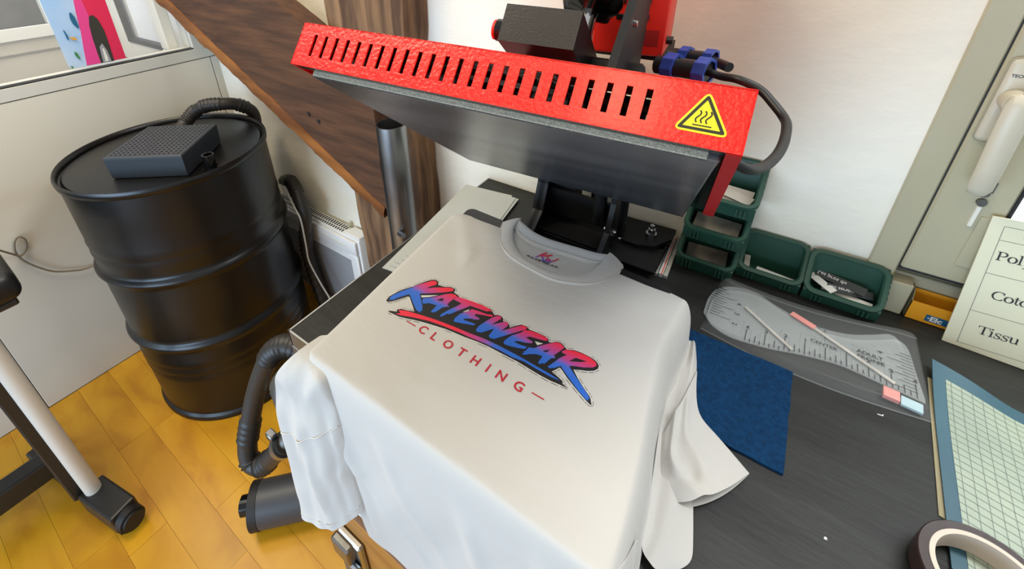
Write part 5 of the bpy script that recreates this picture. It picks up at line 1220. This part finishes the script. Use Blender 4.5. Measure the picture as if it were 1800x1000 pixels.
# small white crumb on the bench
o = build('paper_crumb', MB().prism([(0, 0), (0.006, 0.001), (0.0065, 0.004), (0.0055, 0.0035), (0.005, 0.0018), (0, 0.001)], (0.205, 0.607, TZ + 0.0003), (1, 0, 0), (0, 1, 0), (0, 0, 0.001)), M['paper'], base=(0.205, 0.607, TZ))
tag(o, 'tiny white paper crumb on the dark bench top before the bag', 'crumb')
o = build('paper_crumb', MB().prism([(0, 0), (0.003, 0.0005), (0.0025, 0.003), (0.0005, 0.0025)], (0.150, 0.404, TZ + 0.0003), (1, 0, 0), (0, 1, 0), (0, 0, 0.001)), M['paper'], base=(0.150, 0.404, TZ))
tag(o, 'tiny white speck on the bench in front, left of the tape roll', 'crumb')

# open orange carton
ob = thing('orange_carton', (0.29, 0.857, TZ), 'open orange carton with a blue label, tucked behind the standing sign', 'box')
X0, X1, Y0, Y1, Z1 = 0.2505, 0.345, 0.840, 0.874, TZ + 0.040
build('front_panel', MB().box(X0, X1, Y0, Y0 + 0.001, TZ + 0.0003, Z1 - 0.004), M['orange'], ob)
build('side_panel', MB().prism([(Y0, 0.0003), (Y1, 0.0003), (Y1, 0.052), (Y0 + 0.010, 0.050), (Y0, 0.036)], (X0, 0, TZ), (0, 1, 0), (0, 0, 1), (0.001, 0, 0)), M['card_grey'], ob)
build('side_panel', MB().box(X1 - 0.001, X1, Y0, Y1, TZ + 0.0003, Z1), M['card_grey'], ob)
build('back_panel', MB().box(X0, X1, Y1 - 0.001, Y1, TZ + 0.0003, Z1), M['orange'], ob)
build('carton_floor', MB().box(X0, X1, Y0, Y1, TZ + 0.0003, TZ + 0.0012), M['card_grey'], ob)
build('top_flap', MB().prism([(X0 + 0.012, Y0 + 0.010), (X0 + 0.016, Y0 + 0.008), (X1, Y0 + 0.008), (X1, Y1), (X0 + 0.006, Y1), (X0 + 0.012, Y1 - 0.008)], (0, 0, Z1), (1, 0, 0), (0, 1, 0.12), (0, 0, 0.001)), M['orange'], ob)
lb = build('blue_label', MB().box(0.2735, 0.335, Y0 - 0.0004, Y0, TZ + 0.006, TZ + 0.0185), M['label_blue'], ob)
build('label_lettering', text_mb(MB(), '·Elc', 0.0125, (0.2755, Y0 - 0.0007, TZ + 0.0082), (1, 0, 0), (0, 0, 1), bold=0.0005), M['white_ink'], lb)

# standing sign with ruled table and serif words
SO = Vector((0.293, 0.811, 0.9078)); SU = Vector((0.9962, -0.0525, 0.0694)).normalized(); SV = Vector((-0.0634, 0.1080, 0.9921)).normalized(); SN = SU.cross(SV)
sg = build('standing_sign', MB().prism([(0, 0), (0.30, -0.0206), (0.30, 0.214), (0, 0.214)], SO, SU, SV, -SN * 0.0025), M['sign'], base=SO)
tag(sg, 'white standing sign card with ruled rows and serif words, leaning on the window', 'sign')
SL = SN * 0.0004
mb = MB()
for v in (0.2025, 0.1815, 0.1285, 0.0645, 0.0062):
    strip2(mb, [(0.0140, v), (0.290, v - 0.001)], 0.0006, SO, SU, SV, SL)
strip2(mb, [(0.0138, 0.2025), (0.0152, 0.0062)], 0.0006, SO, SU, SV, SL)
build('ruled_line', mb, M['line'], sg)
# serif letter strokes in em units: (points, width)
def arc(cx, cy, rx, ry, a0, a1, n=16): return [(cx + rx * math.cos(R(a0 + (a1 - a0) * k / n)), cy + ry * math.sin(R(a0 + (a1 - a0) * k / n))) for k in range(n + 1)]
def aw(a0, a1, n=16, thin=0.035, thick=0.10): return [thin + (thick - thin) * abs(math.cos(R(a0 + (a1 - a0) * k / n))) for k in range(n + 1)]
TK, TN = 0.095, 0.04
GL = {
 'P': (0.58, [([(0.14, 0), (0.14, 0.66)], TK), ([(0.03, 0.018), (0.27, 0.018)], TN), ([(0.03, 0.645), (0.3, 0.645)], TN), (arc(0.29, 0.485, 0.19, 0.16, 90, -90), aw(90, -90)), ([(0.14, 0.325), (0.3, 0.325)], TN)]),
 'o': (0.50, [(arc(0.25, 0.225, 0.185, 0.215, 0, 360, 28), aw(0, 360, 28))]),
 'l': (0.28, [([(0.14, 0), (0.14, 0.68)], TK * .9), ([(0.03, 0.015), (0.25, 0.015)], TN), ([(0.03, 0.67), (0.15, 0.67)], TN)]),
 'y': (0.50, [([(0.09, 0.45), (0.27, 0.03)], TK), ([(0.42, 0.45), (0.22, -0.1), (0.14, -0.2), (0.06, -0.2)], TN), ([(0.0, 0.44), (0.2, 0.44)], TN), ([(0.33, 0.44), (0.49, 0.44)], TN)]),
 'C': (0.67, [(arc(0.37, 0.33, 0.29, 0.325, 48, 318, 26), aw(48, 318, 26)), ([(0.585, 0.655), (0.585, 0.45)], TN)]),
 't': (0.29, [([(0.13, 0.58), (0.13, 0.09), (0.17, 0.03), (0.27, 0.05)], TK * .85), ([(0.02, 0.43), (0.27, 0.43)], TN)]),
 'T': (0.62, [([(0.31, 0), (0.31, 0.65)], TK), ([(0.03, 0.64), (0.59, 0.64)], TN), ([(0.19, 0.018), (0.43, 0.018)], TN), ([(0.04, 0.65), (0.04, 0.5)], TN), ([(0.58, 0.65), (0.58, 0.5)], TN)]),
 'i': (0.28, [([(0.14, 0), (0.14, 0.45)], TK * .9), ([(0.03, 0.015), (0.25, 0.015)], TN), ([(0.03, 0.44), (0.15, 0.44)], TN), ([(0.13, 0.57), (0.13, 0.67)], 0.1)]),
 's': (0.39, [([(0.33, 0.36), (0.27, 0.44), (0.15, 0.44), (0.08, 0.37), (0.11, 0.28), (0.26, 0.2), (0.32, 0.12), (0.27, 0.02), (0.13, 0.0), (0.05, 0.09)], [0.04, 0.04, 0.04, 0.06, 0.08, 0.09, 0.08, 0.05, 0.04, 0.04]), ([(0.33, 0.45), (0.33, 0.32)], TN * .8), ([(0.05, 0.14), (0.05, -0.01)], TN * .8)]),
 'u': (0.52, [([(0.12, 0.45), (0.12, 0.12), (0.16, 0.03), (0.24, 0.01), (0.33, 0.05), (0.39, 0.1)], [TK * .9, TK * .9, 0.07, 0.05, 0.04, 0.04]), ([(0.40, 0.45), (0.40, 0)], TK * .9), ([(0.02, 0.44), (0.12, 0.44)], TN), ([(0.31, 0.44), (0.40, 0.44)], TN), ([(0.40, 0.015), (0.49, 0.015)], TN)]),
 'M': (0.88, [([(0.13, 0), (0.13, 0.65)], TN), ([(0.14, 0.65), (0.43, 0.02)], TK), ([(0.43, 0.02), (0.72, 0.65)], TN), ([(0.74, 0), (0.74, 0.65)], TK), ([(0.03, 0.015), (0.24, 0.015)], TN), ([(0.62, 0.015), (0.86, 0.015)], TN), ([(0.02, 0.64), (0.15, 0.64)], TN), ([(0.72, 0.64), (0.86, 0.64)], TN)]),
}
def serif(mb, word, em, u0, v0, track=1.0):
    x = u0
    for ch in word:
        adv, strokes = GL[ch]
        for pts, w in strokes:
            strip2(mb, [(x + p[0] * em, v0 + p[1] * em) for p in pts], [q * em for q in w] if isinstance(w, list) else w * em, SO, SU, SV, SL)
        x += adv * em * track
    return mb
for w_, em_, u0_, v0_ in (('M', 0.0078, 0.0338, 0.1905), ('Poly', 0.0205, 0.0172, 0.1512), ('Coto', 0.0205, 0.0276, 0.0905), ('Tissu', 0.0205, 0.0290, 0.0298)):
    o = build('serif_word', serif(MB(), w_, em_, u0_, v0_, 0.91), M['ink_soft'], sg); o['kind'] = 'stuff'

# cutting mat with a pale ruled field, curling at its far corner
def mat_pt(u_, v_):   # u to the right, v away from the camera
    l = Vector((0.2535, 0.445)).lerp(Vector((0.270, 0.742)), v_)
    r_ = Vector((0.60, 0.36)).lerp(Vector((0.62, 0.672)), v_)
    p = l.lerp(r_, u_)
    p.y -= 0.012 * math.sin(math.pi * min(1, u_ * 2.6)) * v_ ** 3 if u_ < 0.385 else 0
    z = TZ + 0.004 + 0.010 * max(0, (v_ - 0.55) / 0.45) ** 2 * max(0, 1 - u_ / 0.22) + 0.004 * v_ ** 4 * math.sin(u_ * 16) * (1 if u_ < 0.4 else 0)
    return Vector((p.x, p.y, z))
nu, nv = 40, 30
rows = [[mat_pt(i / nu, j / nv) for i in range(nu + 1)] for j in range(nv + 1)]
mb = MB().grid(rows); nn_ = len(mb.v)
mb.grid([[p - Vector((0, 0, 0.0022)) for p in r_] for r_ in rows])
for i in range(nu):
    mb.f.append((i, i + 1, i + 1 + nn_, i + nn_)); mb.m.append(0); a = nv * (nu + 1) + i; mb.f.append((a + 1, a, a + nn_, a + 1 + nn_)); mb.m.append(0)
for j in range(nv):
    a = j * (nu + 1); mb.f.append((a + nu + 1, a, a + nn_, a + nu + 1 + nn_)); mb.m.append(0)
cm = build('cutting_mat', mb, M['mat_blue'], base=(0.40, 0.58, TZ))
tag(cm, 'cutting mat with teal border and pale ruled field at right edge of the bench', 'mat')
ui, vi = 0.036, 0.915
mb = MB().grid([[mat_pt(ui + (0.95 - ui) * i / 40, vi * (1 - j / 30)) + Vector((0, 0, 0.0005)) for i in range(41)] for j in range(31)])
build('ruled_field', mb, M['mat_pale'], cm)
mb = MB()
def ribbon(mb, pts, w):
    vs = []
    for i, p in enumerate(pts):
        t = (pts[min(i + 1, len(pts) - 1)] - pts[max(i - 1, 0)]); t.z = 0; t.normalize(); s = Vector((-t.y, t.x, 0)) * w / 2
        vs += [p - s, p + s]
    mb.add(vs, [(2 * i, 2 * i + 1, 2 * i + 3, 2 * i + 2) for i in range(len(pts) - 1)])
for k in range(25):
    u_ = ui + 0.0285 * (k + 0.5)
    if u_ > 0.7: break
    ribbon(mb, [mat_pt(u_, vi * j / 16) + Vector((0, 0, 0.0008)) for j in range(17)], 0.0005)
for k in range(28):
    v_ = 0.02 + 0.0335 * k
    if v_ > vi: break
    ribbon(mb, [mat_pt(ui + (0.7 - ui) * i / 24, v_) + Vector((0, 0, 0.0009)) for i in range(25)], 0.0005)
build('grid_lines', mb, M['grid'], cm)
o = build('backing_sheet', MB().prism([(0.2515, 0.50), (0.266, 0.715), (0.32, 0.70), (0.31, 0.49)], (0, 0, TZ + 0.0003), (1, 0, 0), (0, 1, 0), (0, 0, 0.0012)), M['card_grey'], base=(0.28, 0.6, TZ))
tag(o, 'thin buff card sheet showing along the left edge of the cutting mat', 'sheet')

# roll of brown tape
tc_ = (0.272, 0.430); z_ = TZ + 0.0052; hh = 0.0235
tp = thing('tape_roll', (tc_[0], tc_[1], z_), 'roll of brown tape on a pale core, lying on the cutting mat at lower right', 'tape')
build('tape_winding', MB().lathe((tc_[0], tc_[1], z_), [(0.0445, 0.0), (0.0525, 0.0), (0.0535, 0.001), (0.0535, hh - 0.001), (0.0525, hh), (0.0445, hh)], 72), M['tape'], tp, smooth=40)
build('core', MB().lathe((tc_[0], tc_[1], z_), [(0.0405, 0.0), (0.0445, 0.0), (0.0448, hh + 0.0008), (0.0405, hh + 0.0008), (0.0405, 0.0)], 72), M['core'], tp, smooth=40)
